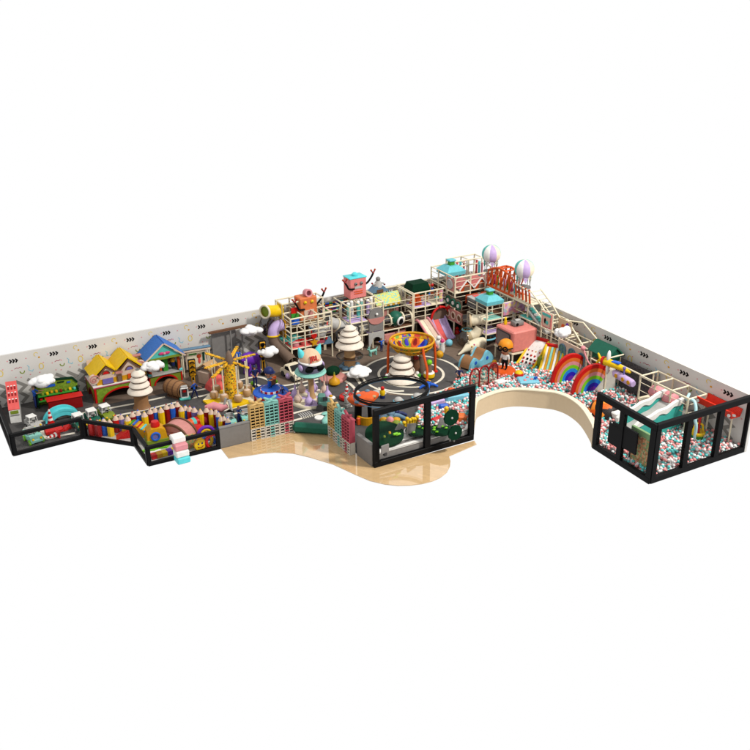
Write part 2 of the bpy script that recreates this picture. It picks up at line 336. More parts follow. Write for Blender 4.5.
# curved wall
cw = B().strip(curve, .22, -.02, 1.08, 'beige'); cw.strip(curve, .3, 1.08, 1.14, 'cream')
tag(cw.obj('curved_wall'), 'low beige curved wall bulging in towards the ball pit', 'wall')
def greypanel(a, b, label, h):
    a, b = Vector((*a, 0)), Vector((*b, 0)); d = b-a; t = thing('grey_barrier', label, 'panel', a, math.atan2(d.y, d.x), 'plain grey panels')
    B().box((d.length/2, 0, h/2), (d.length, .12, h), 'panelgrey').obj('board', t); B().box((d.length/2, 0, h+.03), (d.length, .2, .06), 'grey').obj('cap', t)
greypanel((-24.72, -11.5), (-22.95, -11.54), 'plain grey panel right of the low black glass', 1.2)
greypanel((-18.45, -15.95), (-18.36, -17.5), 'plain grey panel beside the tall glass and rose lattice', 1.25)
rmp = B().box((0, 0, .3), (2.35, .5, .6), 'deepgreen', None, .16)
o = rmp.obj('padded_beam'); o.location = (-19.48, -12.42, 0); o.rotation_euler = (0, 0, math.atan2(-1.47, 1.83)); tag(o, 'long green padded beam lying between the lattice towers', 'beam')
# ------------------------------------------------------------------ people
def person(label, loc, rz, h=1.4, top='navy', legs='navy', pose='down', hat=None, hair='darkbrown', toon=False, group=None, shoe='black'):
    t = thing('person', label, 'person', loc, rz, group)
    V, E, Q, K = [], [], [], []             # joints, bones, radii, colours
    def j(p, r, c, par=None):
        V.append(Vector(p)); Q.append(r); K.append(c)
        if par is not None: E.append((par, len(V)-1))
        return len(V)-1
    if toon: pz, cz, nz, hz, hr, sh = .30, .42, .49, .70, .215, .105
    else: pz, cz, nz, hz, hr, sh = .50, .72, .84, .925, .062, .105
    p0 = j((0, 0, pz), .075, legs); wst = j((0, 0, (pz*.55+cz*.45)), .068, top, p0); c0 = j((0, 0, cz), .082, top, wst); n0 = j((0, 0, nz), .034 if not toon else .05, 'skin', c0)
    h1 = j((0, -.008, hz-hr*.35), hr*.86, 'skin', n0); j((0, -.008, hz+hr*.35), hr*.84, 'skin', h1)
    st = {'step': .09}.get(pose, .0)
    for s in (-1, 1):
        hp = j((s*.052, 0, pz-.04), .058, legs, p0); kn = j((s*.058, -st*s-.006, pz*.54), .043, legs, hp); an = j((s*.06, -st*s*1.2+(.06 if st and s < 0 else 0), .045), .029, legs, kn); j((s*.066, -st*s*1.2-.075, .022), .024, shoe, an)
        s0 = j((s*sh, 0, cz+(nz-cz)*.6), .04, top, c0)
        A = {'down': ((.135, .0, -.15), (.15, -.03, -.30)), 'akimbo': ((.20, .03, -.13), (.10, -.03, -.24)), 'out': ((.24, 0, -.02), (.37, -.02, .02)), 'push': ((.12, -.12, -.10), (.11, -.26, -.07)), 'step': ((.13, -.10*s, -.14), (.13, -.22*s-.05, -.20)), 'wave': ((.2, 0, .06), (.22, -.03, .22))}[pose]
        k = .62 if toon else 1; b = V[s0]
        el = b+Vector((s*(A[0][0]-sh)*k, A[0][1]*k, A[0][2]*k)); wr = b+Vector((s*(A[1][0]-sh)*k, A[1][1]*k, A[1][2]*k)); d = (wr-el).normalized()
        e0 = j(el, .029, top, s0); w0 = j(wr, .02, 'skin', e0); pl = j(wr+d*.035, .021, 'skin', w0)
        side = d.cross(Vector((0, 1, .2))).normalized()
        for q, ln in ((-.018, .038), (-.006, .046), (.006, .043), (.018, .034)):
            f0 = j(wr+d*.062+side*q, .0062, 'skin', pl); j(wr+d*(.062+ln)+side*q*1.3+Vector((0, -.01, 0)), .005, 'skin', f0)
        th = j(wr+d*.03+side*.028*s+Vector((0, -.016, 0)), .0068, 'skin', w0); j(wr+d*.055+side*.034*s+Vector((0, -.03, 0)), .0055, 'skin', th)
    me = bpy.data.meshes.new('body'); me.from_pydata([v*h for v in V], E, []); o = bpy.data.objects.new('body', me); COL.objects.link(o)
    o.modifiers.new('skin', 'SKIN'); o.modifiers.new('sub', 'SUBSURF').levels = 1
    for i, sv in enumerate(me.skin_vertices[0].data): sv.radius = (Q[i]*h, Q[i]*h*(.8 if 1 <= i <= 2 else 1)); sv.use_root = i == 0
    dg = bpy.context.evaluated_depsgraph_get(); m2 = bpy.data.meshes.new_from_object(o.evaluated_get(dg)); o.modifiers.clear(); o.data = m2; o.parent = t
    m2.materials.clear(); names = []
    pts = [(V[i]*h, K[i], Q[i]*h) for i in range(len(V))]+[((V[a]*.5+V[b]*.5)*h, K[b] if K[b] != 'skin' or a > 5 else K[a], (Q[a]+Q[b])*.5*h) for a, b in E]
    for c in (top, legs, 'skin', shoe):
        if c not in names: names.append(c); m2.materials.append(mat(c))
    for f in m2.polygons:
        c = f.center; f.material_index = names.index(min(pts, key=lambda q: (q[0]-c).length-q[2])[1]); f.use_smooth = True
    f = B(); y = -.008-hr*.80
    for s in (-1, 1):
        f.ball((s*hr*.36*h, y*h, hz*h), hr*.12*h, 'black', None, 1); f.ball((s*hr*.93*h, -.008*h, (hz-hr*.05)*h), (hr*.12*h, hr*.16*h, hr*.24*h), 'skin', None, 1)
    f.ball((0, (y-.06*hr)*h, (hz-hr*.28)*h), hr*.13*h, 'skin', None, 1); f.box((0, (y+.02*hr)*h, (hz-hr*.58)*h), (hr*.42*h, hr*.1*h, hr*.07*h), 'darkred'); f.obj('face', t)
    g = B(); g.lathe([(hr*1.0*h, hz*h+hr*.12*h), (hr*1.02*h, hz*h+hr*.5*h), (hr*.8*h, hz*h+hr*.95*h), (hr*.4*h, hz*h+hr*1.2*h), (0.001, hz*h+hr*1.25*h)], hair if not hat else hat, T(0, .0, 0), 14, False)
    if hat: g.prism(arc(0, 0, hr*1.0*h, 180, 360, 8, hr*1.55*h), hz*h+hr*.16*h, hz*h+hr*.24*h, hat); g.obj('cap', t)
    else: g.ball((0, hr*.25*h, (hz+hr*.1)*h), (hr*.98*h, hr*.85*h, hr*.9*h), hair, None, 2).obj('hair', t)
    return t
def cloud(label, c, sx, sz, seed):
    rs = random.Random(seed); v, f = ico(5); lobes = [((0, 0, 0), .62)]
    for i in range(22):
        a = rs.uniform(0, 6.28); q = rs.uniform(.35, .78); lobes.append(((q*math.cos(a), .55*q*math.sin(a), rs.uniform(-.3, .55)*(1.2-q)), rs.uniform(.2, .38)))
    vs = []
    for d in v:
        best = .2
        for c0, r in lobes:
            c0 = Vector(c0); b = d.dot(c0); q = b*b-c0.length_squared+r*r
            if q > 0: best = max(best, b+math.sqrt(q))
        vs.append((d.x*best*sx, d.y*best*sx, d.z*best*sz))
    b = B(); b.add(vs, f, 'cloudwhite', None, True); o = b.obj('cloud', None, c); return tag(o, label, 'cloud', 'white foam clouds')
cloud('white cloud hovering over the green market stall', OY(42, 381.5, -1.6), .78, .62, 1)
cloud('white cloud in front of the blue-roofed house', OY(153, 366.5, -2.2), .75, .55, 2)
cloud('white cloud high on the wall above the purple beast', OY(251, 330.5, -.8), .82, .5, 3)
cloud('white cloud beside the yellow traffic light right of the purple beast', OY(268, 352.5, -3.4), .68, .55, 4)
cloud('white cloud low over the road between cake tree and yellow gourd', G(359, 372, .55), .88, .5, 5)
cloud('white cloud before the arched panels by the striped slide', OX(563, 332.8, -2.4), .62, .55, 6)
# ------------------------------------------------------------------ left end
t = thing('billboard_tower', 'tall sloping red panel with white base at the far left', 'tower', (-34.0, -1.75, 0), R(-8))
pr = [(-.85, 0), (1.2, 0), (1.2, 1.78), (1.05, 1.84), (-.85, .8)]
B().prism(pr, -.3, .3, 'lightgrey', RZ(R(90)) @ RX(R(90))).obj('body', t)
sl = T(0, -.85, .82) @ RX(math.atan2(1.04, 1.9)); b = B(); b.M = sl
b.box((0, 1.08, .03), (.62, 2.15, .06), 'coral')
for r_ in range(3):
    for c_ in range(3): b.box((-.18+.18*c_, .62+.5*r_, .065), (.1, .22, .02), 'darkred'); b.box((-.18+.18*c_, .78+.5*r_, .067), (.1, .06, .02), 'white')
b.obj('front_panel', t)
B().box((0, -.86, .42), (.6, .03, .8), 'white').box((0, -.89, .70), (.44, .03, .2), 'olive').box((0, -.885, .5), (.5, .02, .06), 'grey').obj('counter_front', t)
person('person in blue uniform reaching out beside the red sloping tower', G(36.5, 408), R(60), 1.5, 'blue', 'navy', 'push')
t = thing('market_stall', 'green play market stall with gabled back and toy shelves', 'stall', (-31.35, -.75, 0), R(-3)); t.scale = (1, 1, .72)
B().prism([(-1.25, 0), (1.25, 0), (1.25, 1.5), (1.0, 1.95), (-.35, 2.1), (-1.25, 1.65)], -.06, .06, 'balcony', FA).strip([(1.25, 1.5), (1.0, 1.95), (-.35, 2.1), (-1.25, 1.65)], .1, -.1, .12, 'darkgreen', FA).obj('back_panel', t)
B().box((-.35, -.09, 1.62), (.6, .05, .22), 'blue').box((.3, -.09, 1.78), (.4, .05, .1), 'darkgreen').box((.75, -.09, 1.65), (.2, .05, .14), 'blue').obj('sign', t)
for z in (.55, 1.0): B().box((0, -.3, z), (2.3, .5, .06), 'green').obj('shelf', t)
for s_ in (-1, 1): B().box((s_*1.2, -.3, .6), (.08, .55, 1.2), 'darkgreen').obj('side_panel', t)
for i in range(16):
    b = B(); z = (.58, 1.03)[i % 2]; b.box((-1.0+i*.135, -.3+random.uniform(-.08, .08), z+.1), (.15, .25, random.uniform(.14, .26)), random.choice(['red', 'yellow', 'teal', 'gold', 'darkred', 'olive', 'yellow', 'turquoise']), None, .03).obj('goods', t)
t = thing('market_counter', 'long red counter in front of the green market stall', 'counter', (-31.15, -2.0, 0), R(-3)); t.scale = (1, 1, .82)
B().box((0, -.2, .45), (1.95, .18, .9), 'darkred', None, .03).box((-.9, .1, .45), (.16, .5, .9), 'darkred').box((.9, .1, .45), (.16, .5, .9), 'darkred').obj('front', t)
B().box((0, 0, .93), (2.1, .72, .06), 'red', None, .02).obj('counter_top', t)
t = thing('arch_bridge', 'turquoise foam arch bridge beside the striped cone', 'bridge', (-31.65, -3.3, 0), R(4))
o_ = arc(0, -.25, 1.0, 15, 165, 16, .85); i_ = arc(0, -.25, .72, 160, 20, 14, .55)
B().prism(o_+i_, -.32, .32, 'turquoise', FA).obj('arch', t)
for s_ in (-1, 1): B().strip([(p[0], p[1]+.06) for p in o_], .14, s_*.30-.05, s_*.30+.05, 'turquoise', FA).obj('side_rim', t)
def cone(label, loc, rot=(0, 0, 0), h=.75, base='red'):
    t = thing('traffic_cone', label, 'cone', loc, 0); t.rotation_euler = rot
    B().box((0, 0, .04), (.42, .42, .08), 'red', None, .03).obj('base', t) if base == 'red' else B().lathe([(.42, 0), (.5, .1), (.46, .24), (.2, .3)], 'red', None, 20).obj('base', t)
    z0 = .08 if base == 'red' else .28; b = B()
    for k in range(6):
        a, c = k/6, (k+1)/6; b.lathe([(.17-.13*a, z0+h*a), (.17-.13*c, z0+h*c)], 'red' if k % 2 == 0 else 'white', None, 16, False)
    b.lathe([(.04, z0+h), (.001, z0+h+.02)], 'red', None, 16, False); b.obj('striped_cone', t); return t
cone('upright red and white cone beside the turquoise arch bridge', G(51, 423.5), h=.85)
cone('red and white cone lying on its side behind the low glass', G(58, 434, .2), (R(80), 0, R(-55)))
cone('red and white cone on a wide red dish near the yellow gourd', G(347, 399), (0, 0, 0), .75, 'dish')
cone('small red and white cone leaning by the orange spotted roof', G(354, 399.5), (R(-14), R(10), 0), .6)
B_ = B().box((0, 0, .13), (1.0, .5, .26), 'red', None, .05); o = B_.obj('foam_block', None, G(54, 432.5)); tag(o, 'flat red foam block on the road behind the low glass', 'block')
b = B().prism([(-.3, 0), (.35, 0), (.1, .34)], -.15, .2, 'red', FA); o = b.obj('foam_block', None, G(66.5, 429)); o.rotation_euler = (0, 0, R(25)); tag(o, 'red foam wedge leaning by the turquoise arch bridge', 'block')
def kart(label, loc, rz, body='deepgreen', roof=True, wheel='darkgrey', group='kiddie cars on the left road', lamp='yellow', sc_=1.0):
    t = thing('toy_car', label, 'toy car', loc, rz, group); t.scale = (sc_,)*3
    b = B().prism([(-.62, .15), (.6, .15), (.66, .32), (.55, .5), (.2, .55), (.1, .42), (-.35, .42), (-.42, .66), (-.62, .62)], -.36, .36, body, FA); b.obj('body', t)
    B().box((-.22, 0, .5), (.3, .56, .1), 'lightgrey', None, .03).box((-.38, 0, .68), (.08, .56, .32), 'lightgrey', None, .03).obj('seat', t)
    B().ring((0, 0, 0), .12, .02, 'black', T(.18, 0, .68) @ RY(R(-35)), 14, 6).path([(.3, 0, .5), (.18, 0, .68)], .02, 'black').obj('steering_wheel', t)
    if roof:
        for sx in (-.40, .08):
            for sy in (-.32, .32): B().path([(sx*1.1, sy, .45), (sx, sy*.8, .92)], .025, 'white').obj('roof_post', t)
        B().box((-.16, 0, .93), (.62, .6, .07), 'white', None, .04).obj('roof', t)
    for sx in (-.4, .42):
        for sy in (-.38, .38):
            wv = B().lathe([(.06, -.06), (.17, -.06), (.17, .06), (.06, .06)], wheel, RX(R(90)), 16).lathe([(.07, -.065), (.07, .065)], 'lightgrey', RX(R(90)), 10).obj('wheel', t, (sx, sy, .17))
    for sy in (-.24, .24): B().ball((.64, sy, .4), .075, lamp, None, 2).obj('headlight', t)
    return t
kart('pale mint car with green wheels behind the far left glass', G(34, 441), R(-78), 'mint', False, 'lime', sc_=.95)
kart('small white roofed cart at the bend of the left road', G(34, 428), R(-72), 'lightgrey', True, 'darkgrey', sc_=.8)
kart('green roofed kiddie car nearest the turquoise arch bridge', G(80, 428), R(-80), sc_=.9)
kart('green roofed kiddie car, the middle one of the three', G(93.5, 423.5), R(-84), sc_=.9)
kart('olive roofed kiddie car nearest the pencil posts and cake tree', G(107, 419), R(-80), 'olive', sc_=.9)
kart('mint car left of the small navy figure behind the grey panel', G(231, 425), R(-100), 'mint', False, 'black', sc_=.8)
kart('mint car right of the small navy figure behind the grey panel', G(246, 421), R(-100), 'mint', False, 'black', sc_=.8)
person('person in navy between the two mint cars behind the grey panel', G(239.5, 423.5), R(10), 1.15, 'navy', 'navy', 'push')
# ------------------------------------------------------------------ pencil posts
tips = [(90, 418, 1), (96.8, 419, 3), (103, 417.5, 0), (109, 418.5, 2), (115, 414.5, 1), (120.5, 413.5, 4), (127, 415, 2), (132, 411, 3), (137.5, 409.5, 0), (144, 411, 2), (149.5, 408, 3), (154.5, 406.5, 0), (160.5, 406.8, 2), (166, 403.5, 3), (171.5, 402.5, 0), (177, 401, 3), (181, 405.5, 2), (185, 404.5, 0), (189.5, 405.5, 1), (194, 406.5, 4), (200, 408.5, 2), (206, 406.5, 3), (211, 408.5, 2), (215.5, 408.5, 3), (218, 411, 0), (220.5, 415.2, 2), (223.5, 415, 3), (227.5, 416.8, 0)]
pc = ['blue', 'red', 'yellow', 'darkred', 'violet']; cn = {'blue': 'blue', 'red': 'red', 'yellow': 'yellow', 'darkred': 'dark red', 'violet': 'violet blue'}
near = ['behind the slanting glass', 'left of the cake tree', 'below the cake tree', 'left of the screen car', 'near the white screen car', 'beside the pink trike']
prev = None
for i, (x, y, k) in enumerate(tips):
    hgt = 1.1 if i < 6 else (1.3 if i < 16 else 1.12); c = pc[k]; p = G(x, y, hgt); rr = .19 if i < 24 else .17
    t = thing('pencil_post', '%s pencil post %s, number %d from the left' % (cn[c], near[min(5, i//5)], i+1), 'pencil post', (p.x, p.y, 0), i*.4, 'row of pencil posts')
    B().lathe([(rr, 0), (rr, hgt-.32)], c, None, 8, True, None, False).obj('shaft', t)
    B().lathe([(rr, hgt-.32), (rr*.28, hgt-.07)], 'facade', None, 8, False, None, False).obj('sharpened_cone', t)
    B().lathe([(rr*.28, hgt-.07), (.004, hgt)], c, None, 8, False).obj('lead_tip', t)
# ------------------------------------------------------------------ toddler soft play
sheet('soft_play_floor', [(-30.7, -6.8), (-28.6, -9), (-28.6, -11.3), (-24.8, -11.3), (-24.6, -9.3), (-27, -6.6)], .005, 'lightgrey')
t = thing('foam_cottage', 'yellow and green foam block with red knob on top', 'soft toy', G(157, 441), R(-6))
B().prism([(-.6, 0), (.6, 0), (.5, .75), (.25, .95), (-.3, .95), (-.52, .75)], -.4, .4, 'gold', FA).obj('body', t)
B().box((0, 0, .16), (1.26, .86, .3), 'olive', None, .05).obj('base', t)
B().lathe([(.24, .9), (.26, 1.05), (.2, 1.25), (.001, 1.27)], 'red', None, 18).obj('knob', t)
B().ring((0, 0, 0), .22, .06, 'blue', T(-.1, -.43, .5) @ RX(R(90)), 18, 8).prism(arc(0, 0, .2, 0, 345, 15), 0, .02, 'violet', T(-.1, -.41, .5) @ RX(R(90))).obj('porthole', t)
o = B().prism([(-.85, 0), (.2, .0), (.75, .15), (.6, .75), (.3, .8), (-.5, .25)], -.35, .35, 'red', FA).obj('foam_wedge', None, G(129, 436)); o.scale = (.85,)*3; o.rotation_euler = (0, 0, R(-12)); tag(o, 'red foam wedge with pointed end behind the slanting glass', 'wedge')
t = thing('foam_slide', 'small yellow foam slide with coloured dots behind the glass corner', 'slide', G(140, 435), R(-40))
B().prism([(-.9, 0), (.9, 0), (.9, .12), (0, .72), (-.5, .78), (-.9, .6)], -.32, .32, 'gold', FA).obj('slide_body', t)
b = B()
for i in range(6): b.box((-.6+i*.22, 0, .80-.13*max(0, i-2)), (.13, .66, .05), ['red', 'green', 'blue', 'red', 'turquoise', 'blue'][i], T(0, 0, 0))
b.obj('dots', t)
t = thing('foam_arch', 'pink and brown foam arch bridge in the toddler soft play', 'bridge', G(178, 437), R(-52))
oa = arc(0, -.1, 1.05, 8, 172, 18, 1.05); ia = arc(0, -.1, .62, 172, 8, 16, .58)
B().prism(oa+ia, -.42, .42, 'dustypink', FA).obj('arch', t)
for s_ in (-1, 1): B().strip(oa, .14, s_*.44-.05, s_*.44+.05, 'brown', FA).obj('side_rim', t)
b = B()
for a in range(25, 170, 26): b.box((0, 0, 1.0), (.26, .76, .08), 'pink', T(0, 0, -.1) @ RY(R(90-a)))
b.obj('treads', t)
o = B().box((0, 0, .2), (1.3, .9, .4), 'dustypink', None, .08).obj('foam_mat', None, G(166, 436)); o.rotation_euler = (0, 0, R(-30)); tag(o, 'low dusty pink foam mat beside the foam arch bridge', 'mat')
t = thing('striped_roller', 'foam roller striped red, green and orange before the pencils', 'soft toy', G(195, 427), R(15))
b = B()
for i in range(6): b.lathe([(.3, -.6+i*.2), (.3, -.4+i*.2)], ['coral', 'orange', 'teal', 'red', 'gold', 'coral'][i], T(0, 0, .32) @ RY(R(90)), 18, True)
b.obj('roller', t)
for s_ in (-1, 1): B().lathe([(.34, -.03), (.34, .03)], 'hotpink', T(s_*.62, 0, .32) @ RY(R(90)), 18).obj('end_disc', t)
o = B().lathe([(.001, .5), (.25, .48), (.42, .3), (.45, .1), (.4, 0)], 'red', None, 20).obj('foam_dome', None, G(198, 433)); tag(o, 'bright red foam dome behind the low glass rail', 'soft toy')
o = B().prism(arc(0, 0, .8, 5, 175, 14, .5)+arc(0, 0, .5, 170, 10, 12, .22), -.25, .25, 'orange', FA).obj('foam_hoop', None, G(182, 438)); o.rotation_euler = (0, 0, R(10)); tag(o, 'low orange foam hoop behind the pastel block steps', 'soft toy')
t = thing('smiley_disc', 'yellow smiling disc toy propped against the low glass', 'toy', G(200, 444.5, .34), R(5)); t.scale = (.78,)*3
B().prism(arc(0, 0, .42, 0, 350, 35), -.08, .08, 'yellow', FA).ring((0, 0, .0), .42, .06, 'gold', FA, 30, 6).obj('disc', t)
b = B()
for s_ in (-.14, .14): b.prism(arc(s_, .1, .07, 0, 330, 11), .081, .09, 'navy', FA)
b.strip(arc(0, .0, .22, 205, 335, 10), .06, .081, .09, 'darkred', FA); b.obj('face', t)
o = B().ring((0, 0, 0), .4, .1, 'yellow', FA, 26, 8).obj('ring_toy', None, G(205, 441, .35)); tag(o, 'yellow ring toy standing above the smiling disc', 'ring')
o = B().prism(arc(0, 0, .55, 0, 180, 14)+arc(0, 0, .3, 180, 0, 12), -.1, .1, 'blue', FA).obj('ring_toy', None, G(208, 445)); tag(o, 'blue half ring toy right of the smiling disc', 'ring')
o = B().ring((0, 0, 0), .42, .1, 'red', FA, 26, 8).obj('ring_toy', None, G(213.5, 441, .36)); tag(o, 'red ring toy at the right end of the low glass', 'ring')
o = B().ring((0, 0, 0), .45, .1, 'purple', FA, 26, 8).ring((0, 0, 0), .28, .08, 'yellow', FA, 26, 8).obj('ring_toy', None, G(206, 434, .3)); tag(o, 'purple and yellow double ring toy behind the red dome', 'ring')
o = B().prism([(-.9, 0), (-.3, .28), (0, .12), (.35, .3), (.8, .1), (.5, -.2), (.1, -.05), (-.2, -.25)], 0, .12, 'lime', None).obj('leaf_mat', None, G(157, 449)); tag(o, 'lime green leaf shaped mat inside the low glass corner', 'mat')
b = B()
for i in range(6): b.box((-.75+i*.3, 0, .13), (.3, .4, .26), ['red', 'gold', 'yellow', 'purple', 'yellow', 'red'][i], None, .02)
o = b.obj('block_row', None, G(167, 454.5)); o.rotation_euler = (0, 0, R(4)); tag(o, 'row of red, yellow and purple foam blocks behind the low glass', 'blocks')
o = B().prism([(-.5, -.35), (.5, -.35), (.4, .35), (-.5, .3)], 0, .06, 'white').obj('foam_mat', None, G(155, 454)); tag(o, 'plain white foam mat in the front glass corner', 'mat')
o = B().box((0, 0, .45), (1.0, .08, .9), 'hedgepanel').obj('printed_board', None, G(188, 449.5)); tag(o, 'mottled olive brown board behind the low glass', 'board')
t = thing('block_steps', 'pastel white, pink and blue block steps over the glass rail', 'steps', (-27.05, -11.65, 0), R(2))
for i, (c, y, z) in enumerate([('white', .28, 1.3), ('pink', -.12, .97), ('white', -.2, .62), ('turquoise', -.3, .27)]):
    B().box((0, y*.8-.05, z-.1 if i < 3 else .17), (.72, .62 if i == 0 else .5+.06*i, .36), c, None, .05).obj('block', t)
# ------------------------------------------------------------------ the two play houses
def archwall(b, x0, x1, h, aw, ah, m, M, dp, rim='red'):       # a wall panel with one arched opening
    c = (x0+x1)/2; a = [(c+aw*math.cos(R(t)), ah*math.sin(R(t))) for t in range(0, 181, 12)]
    b.prism([(x0, 0), (x0, h), (x1, h), (x1, 0)]+a, -dp/2, dp/2, m, M)
    b.strip([(c+aw*math.cos(R(t)), ah*math.sin(R(t))) for t in range(0, 181, 12)], .1, -dp/2-.02, dp/2+.03, rim, M)
    for x in (x0, x1): b.box((x, h/2, 0), (.1, h, dp+.05), rim, M)
t = thing('play_house', 'yellow gabled play house on a green arched base', 'play house', (-29.35, -2.2, 0), R(1)); t.scale = (1.03, 1, 1)
W_, D_ = 3.1, 2.0
b = B(); archwall(b, 0, W_, .95, 1.15, .72, 'balcony', FA, .1); b.obj('base_front', t)
b = B(); archwall(b, 0, D_, .95, .6, .6, 'balcony', T(.0, D_, 0) @ FB, .1, 'darkred'); b.obj('base_side', t)
b = B(); archwall(b, 0, D_, .95, .6, .6, 'balcony', T(W_, D_, 0) @ FB, .1, 'darkred'); b.obj('base_side', t)
B().box((W_/2, D_/2, .99), (W_+.2, D_+.2, .09), 'rose', None, .02).box((W_/2, D_/2, 1.05), (W_+.16, D_+.16, .04), 'white').obj('deck', t)
fac = [(.1, 0), (2.75, 0), (2.75, .62), (2.6, .72), (2.1, 1.3), (1.55, .72), (1.2, .72), (.72, 1.12), (.2, .55), (.1, .5)]
B().prism(fac, -.06, .06, 'facade', T(.1, .2, 1.07) @ FA).prism([(.1, .0), (2.75, 0), (2.75, .33), (.1, .33)], .06, .085, 'gold', T(.1, .2, 1.07) @ FA).strip(fac[2:], .09, -.09, .12, 'brown', T(.1, .2, 1.07) @ FA).obj('facade', t)
b = B()
def gable(b, xc, hw, zb, zt, y0, y1, m, M=None):
    v = [(xc-hw, y0, zb), (xc, y0, zt), (xc+hw, y0, zb), (xc-hw, y1, zb), (xc, y1, zt), (xc+hw, y1, zb)]
    n = Vector((zt-zb, 0, hw)).normalized()*.08
    for s_, (i, j_, k, l) in ((-1, (0, 1, 4, 3)), (1, (1, 2, 5, 4))):
        o_ = Vector((n.x*s_, 0, n.z)); q = [Vector(v[e]) for e in (i, j_, k, l)]; q2 = [p+o_ for p in q]
        b.add(q+q2, [(0, 1, 2, 3), (4, 7, 6, 5), (0, 4, 5, 1), (1, 5, 6, 2), (2, 6, 7, 3), (3, 7, 4, 0)], m, M)
gable(b, .82, .85, 1.55, 2.3, .1, 2.0, 'yellow'); b.obj('roof', t)
b = B(); gable(b, 2.15, .95, 1.62, 2.5, .1, 2.0, 'yellow'); b.obj('roof', t)
B().box((1.45, 1.95, 1.6), (2.7, .08, 1.0), 'facade').box((.15, 1.1, 1.35), (.08, 1.7, .6), 'facade').obj('rear_wall', t)
for xc, cc in ((.8, 'red'), (2.2, 'violet')):
    wn = B().prism(arc(xc, .62, .2, 0, 180, 10), .061, .1, cc, T(.0, .2, 1.1) @ FA).strip(arc(xc, .62, .22, 0, 180, 10), .05, .06, .12, 'brown', T(0, .2, 1.1) @ FA).obj('arched_window', t)
B().box((.85, .08, 1.26), (.62, .06, .34), 'violet').box((.85, .06, 1.08), (.7, .1, .05), 'brown').obj('window', t)
B().box((2.35, .08, 1.3), (.6, .06, .3), 'orange').box((2.25, .05, 1.3), (.05, .05, .3), 'darkred').box((2.45, .05, 1.3), (.05, .05, .3), 'darkred').box((2.35, .06, 1.12), (.7, .1, .06), 'brown').obj('window', t)
B().box((1.55, .08, 1.3), (.3, .06, .46), 'brown').box((1.55, .06, 1.27), (.2, .06, .34), 'darkbrown').obj('door', t)
B().box((1.55, .07, 1.68), (.42, .06, .14), 'dustypink').obj('sign', t)
def volute(M, m='dustypink'):
    pts = [(.34*math.exp(-.16*a)*math.cos(a), .34*math.exp(-.16*a)*math.sin(a)) for a in [i*.35 for i in range(34)]]
    return B().strip(pts, .06, -.14, .14, m, M).prism(arc(0, 0, .3, 0, 345, 20), -.1, .1, 'facade', M)
volute(T(.05, .18, 1.5) @ FA).obj('scroll', t); volute(T(3.0, .5, 1.72) @ FA @ S(-1, 1, 1)).obj('scroll', t)
B().box((2.9, 1.6, 1.7), (.9, .1, .5), 'facade').box((2.9, 1.56, 1.97), (1.0, .3, .06), 'dustypink').obj('parapet', t)
B().box((3.05, .4, 1.2), (.34, .4, .2), 'yellow', None, .04).box((3.05, .4, 1.4), (.26, .3, .2), 'cream', None, .04).obj('balcony_box', t)
t = thing('play_house', 'blue tiled play house with open front on a green arched base', 'play house', (-25.78, -1.4, 0), R(1))
W_, D_ = 2.1, 2.35
b = B(); archwall(b, 0, W_, .66, .75, .56, 'olive', FA, .1); b.obj('base_front', t)
b = B(); archwall(b, 0, D_-1.2, .66, .4, .4, 'balcony', T(0, D_-1.1, 0) @ FB, .1, 'darkred'); b.obj('base_side', t)
b = B(); archwall(b, 0, D_-1.2, .66, .4, .4, 'balcony', T(W_, D_-1.1, 0) @ FB, .1, 'darkred'); b.obj('base_side', t)
B().box((W_/2, .6, .7), (W_+.2, 1.5, .1), 'lightgrey', None, .02).obj('deck', t)
for x in (.03, W_-.03): B().box((x, -.05, .8), (.24, .24, .12), 'turquoise', None, .03).obj('corner_cap', t)
for x in (.1, W_-.1):
    for y in (.0, 1.2): B().box((x, y, 1.25), (.16, .16, 1.15), 'rust').box((x, y, 1.82), (.22, .22, .1), 'turquoise').obj('post', t)
B().box((.1, .6, 1.1), (.08, 1.1, .75), 'rust').box((W_/2, 1.25, 1.2), (W_-.2, .08, .95), 'brown').box((W_-.1, .6, .95), (.08, 1.1, .4), 'deepgreen').obj('rear_wall', t)
B().box((1.2, .35, 1.2), (.3, .3, .95), 'green').box((.85, .2, 1.3), (.1, .1, .9), 'orange').obj('inner_column', t)
B().ball((1.68, .2, 1.4), .16, 'gold', None, 2).lathe([(.13, 1.05), (.16, 1.28)], 'navy', T(1.68, .2, 0), 12).obj('lantern', t)
b = B(); gable(b, W_/2, 1.25, 1.86, 2.86, -.35, 1.3, 'bluetile'); b.obj('roof', t)
b = B(); gable(b, W_/2, 1.3, 1.78, 2.82, -.42, -.3, 'facade'); b.obj('bargeboard', t)
B().prism([(-1.1, 1.86), (1.1, 1.86), (0, 2.74)], -.03, .03, 'teal', T(W_/2, -.25, 0) @ FA).prism([(-1.15, 1.8), (1.15, 1.8), (1.0, 1.95), (-1.0, 1.95)], .03, .07, 'olive', T(W_/2, -.25, 0) @ FA).obj('gable_panel', t)
B().ball((W_/2-.18, -.32, 2.2), (.2, .05, .1), 'hotpink', None, 2).ball((W_/2+.18, -.32, 2.2), (.2, .05, .1), 'hotpink', None, 2).ball((W_/2, -.34, 2.18), .09, 'pink', None, 2).obj('bow', t)
